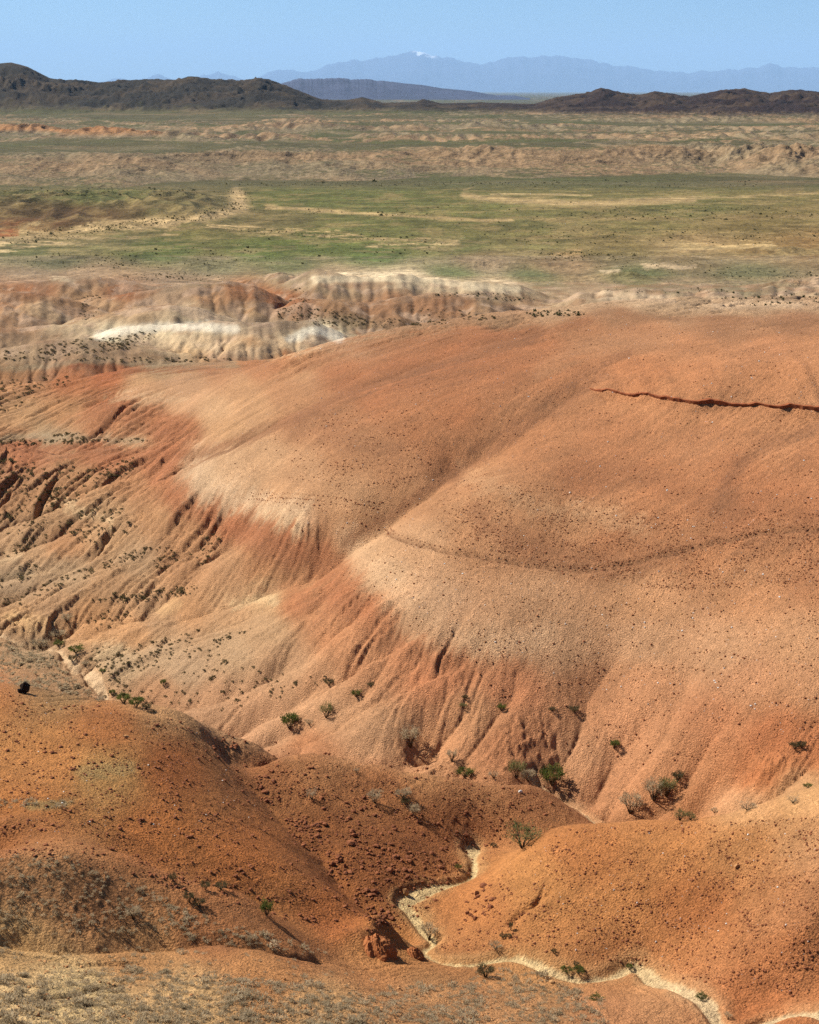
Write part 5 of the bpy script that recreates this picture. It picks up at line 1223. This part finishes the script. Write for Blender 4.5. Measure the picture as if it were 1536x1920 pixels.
lone_rock(1035,1842,6,10,M_TROCK,'pale_rock','small tan stone on the near bank of the wide streambed',309)

# ------------------------------------------------------------------ rock ledge near the top of the large hill: broken slabs above an undercut
lw = np.array([hit(*p) for p in LEDGE]); lw = lw[np.argsort(lw[:, 0])]
lx = np.arange(lw[0, 0], lw[-1, 0], .22); ly = np.interp(lx, lw[:, 0], np.convolve(np.pad(lw[:, 1], 2, mode='edge'), np.ones(5) / 5, 'valid')) + .7 * fbm(lx / 3, lx * 0 + 3.2, 3, 5)
lt = np.linspace(0, 1, len(lx))
la = .45 * np.interp(lt, [0, .12, .38, .40, .5, .54, .66, .72, 1], [.25, .75, .6, .9, .25, .2, .35, 1.0, 1.0]) * np.clip(1 + 1.5 * fbm(lx / 1.9, lx * 0, 4, 611, .6), .05, 2.0)
zt_ = z_at(lx, ly + .9); zf_ = z_at(lx, ly - .3); jit = fbm(lx / .5, lx * 0 + 7, 2, 613)
ring = [(.9 + 0 * lx, zt_ - .06), (.35 - .1 * la, zt_ + .05 * la), (-.38 * la - .06 * jit, zt_ - .02 * la - .02), (-.36 * la - .05 * jit, zt_ - .24 * la), (.25 + 0 * lx, zf_ - .35)]
LV = np.stack([np.stack([lx, ly + o_, z_], -1) for o_, z_ in ring], 1).reshape(-1, 3); nk = len(ring)
i_, j_ = np.meshgrid(np.where(la[:-1] > .03)[0], np.arange(nk - 1), indexing='ij'); b_ = (i_ * nk + j_).ravel()
lm = mesh_np('rock_ledge', LV, np.stack([b_, b_ + nk, b_ + nk + 1, b_ + 1], -1), M_LEDGE, smooth=False)
link('rock_ledge', lm, 'thin dark undercut rock ledge running across the top of the large hill', 'rock ledge')


# ------------------------------------------------------------------ crumbling rock knob between the boulder gully and the streambed
import bmesh
def knob(name, px, py, hpx, wpx, label, seed):
    p = spot(px, py)[0]; ppm = F / math.hypot(p[1], EYE - p[2]); bm = bmesh.new(); bmesh.ops.create_icosphere(bm, subdivisions=5, radius=1)
    v = np.array([q_.co[:] for q_ in bm.verts]); 
    n = ridged(v[:, 0] * 1.6 + v[:, 2] * 1.1 + seed, v[:, 1] * 1.6 - v[:, 2], 4, seed, .6)
    n2 = np.round((v[:, 2] + .15 * n) * 6) / 6
    v = v * (1 + .16 * (n - .4))[:, None]; v[:, 2] = .6 * v[:, 2] + .4 * n2; v[:, 0] += .25 * v[:, 2]; v[:, :2] *= (1.0 - .38 * v[:, 2:3])
    v = v * np.array([wpx / ppm * .5, wpx / ppm * .45, hpx / ppm * .95])
    for q_, c_ in zip(bm.verts, v): q_.co = c_
    me = bpy.data.meshes.new(name); bm.to_mesh(me); bm.free(); me.materials.append(M_KNOB)
    link(name, me, label, 'rock outcrop', loc=(p[0], p[1] + .3, p[2] - .42 * hpx / ppm))
M_KNOB = plain_mat('knob_rock', (158,92,52), (192,126,78), 2.6)
knob('rock_outcrop', 698, 1780, 34, 80, 'crumbling tan rock knob between the boulder gully and the pale streambed', 5)
knob('rock_outcrop', 772, 1792, 18, 40, 'smaller dark red rock lump on the left edge of the streambed below the knob', 11)
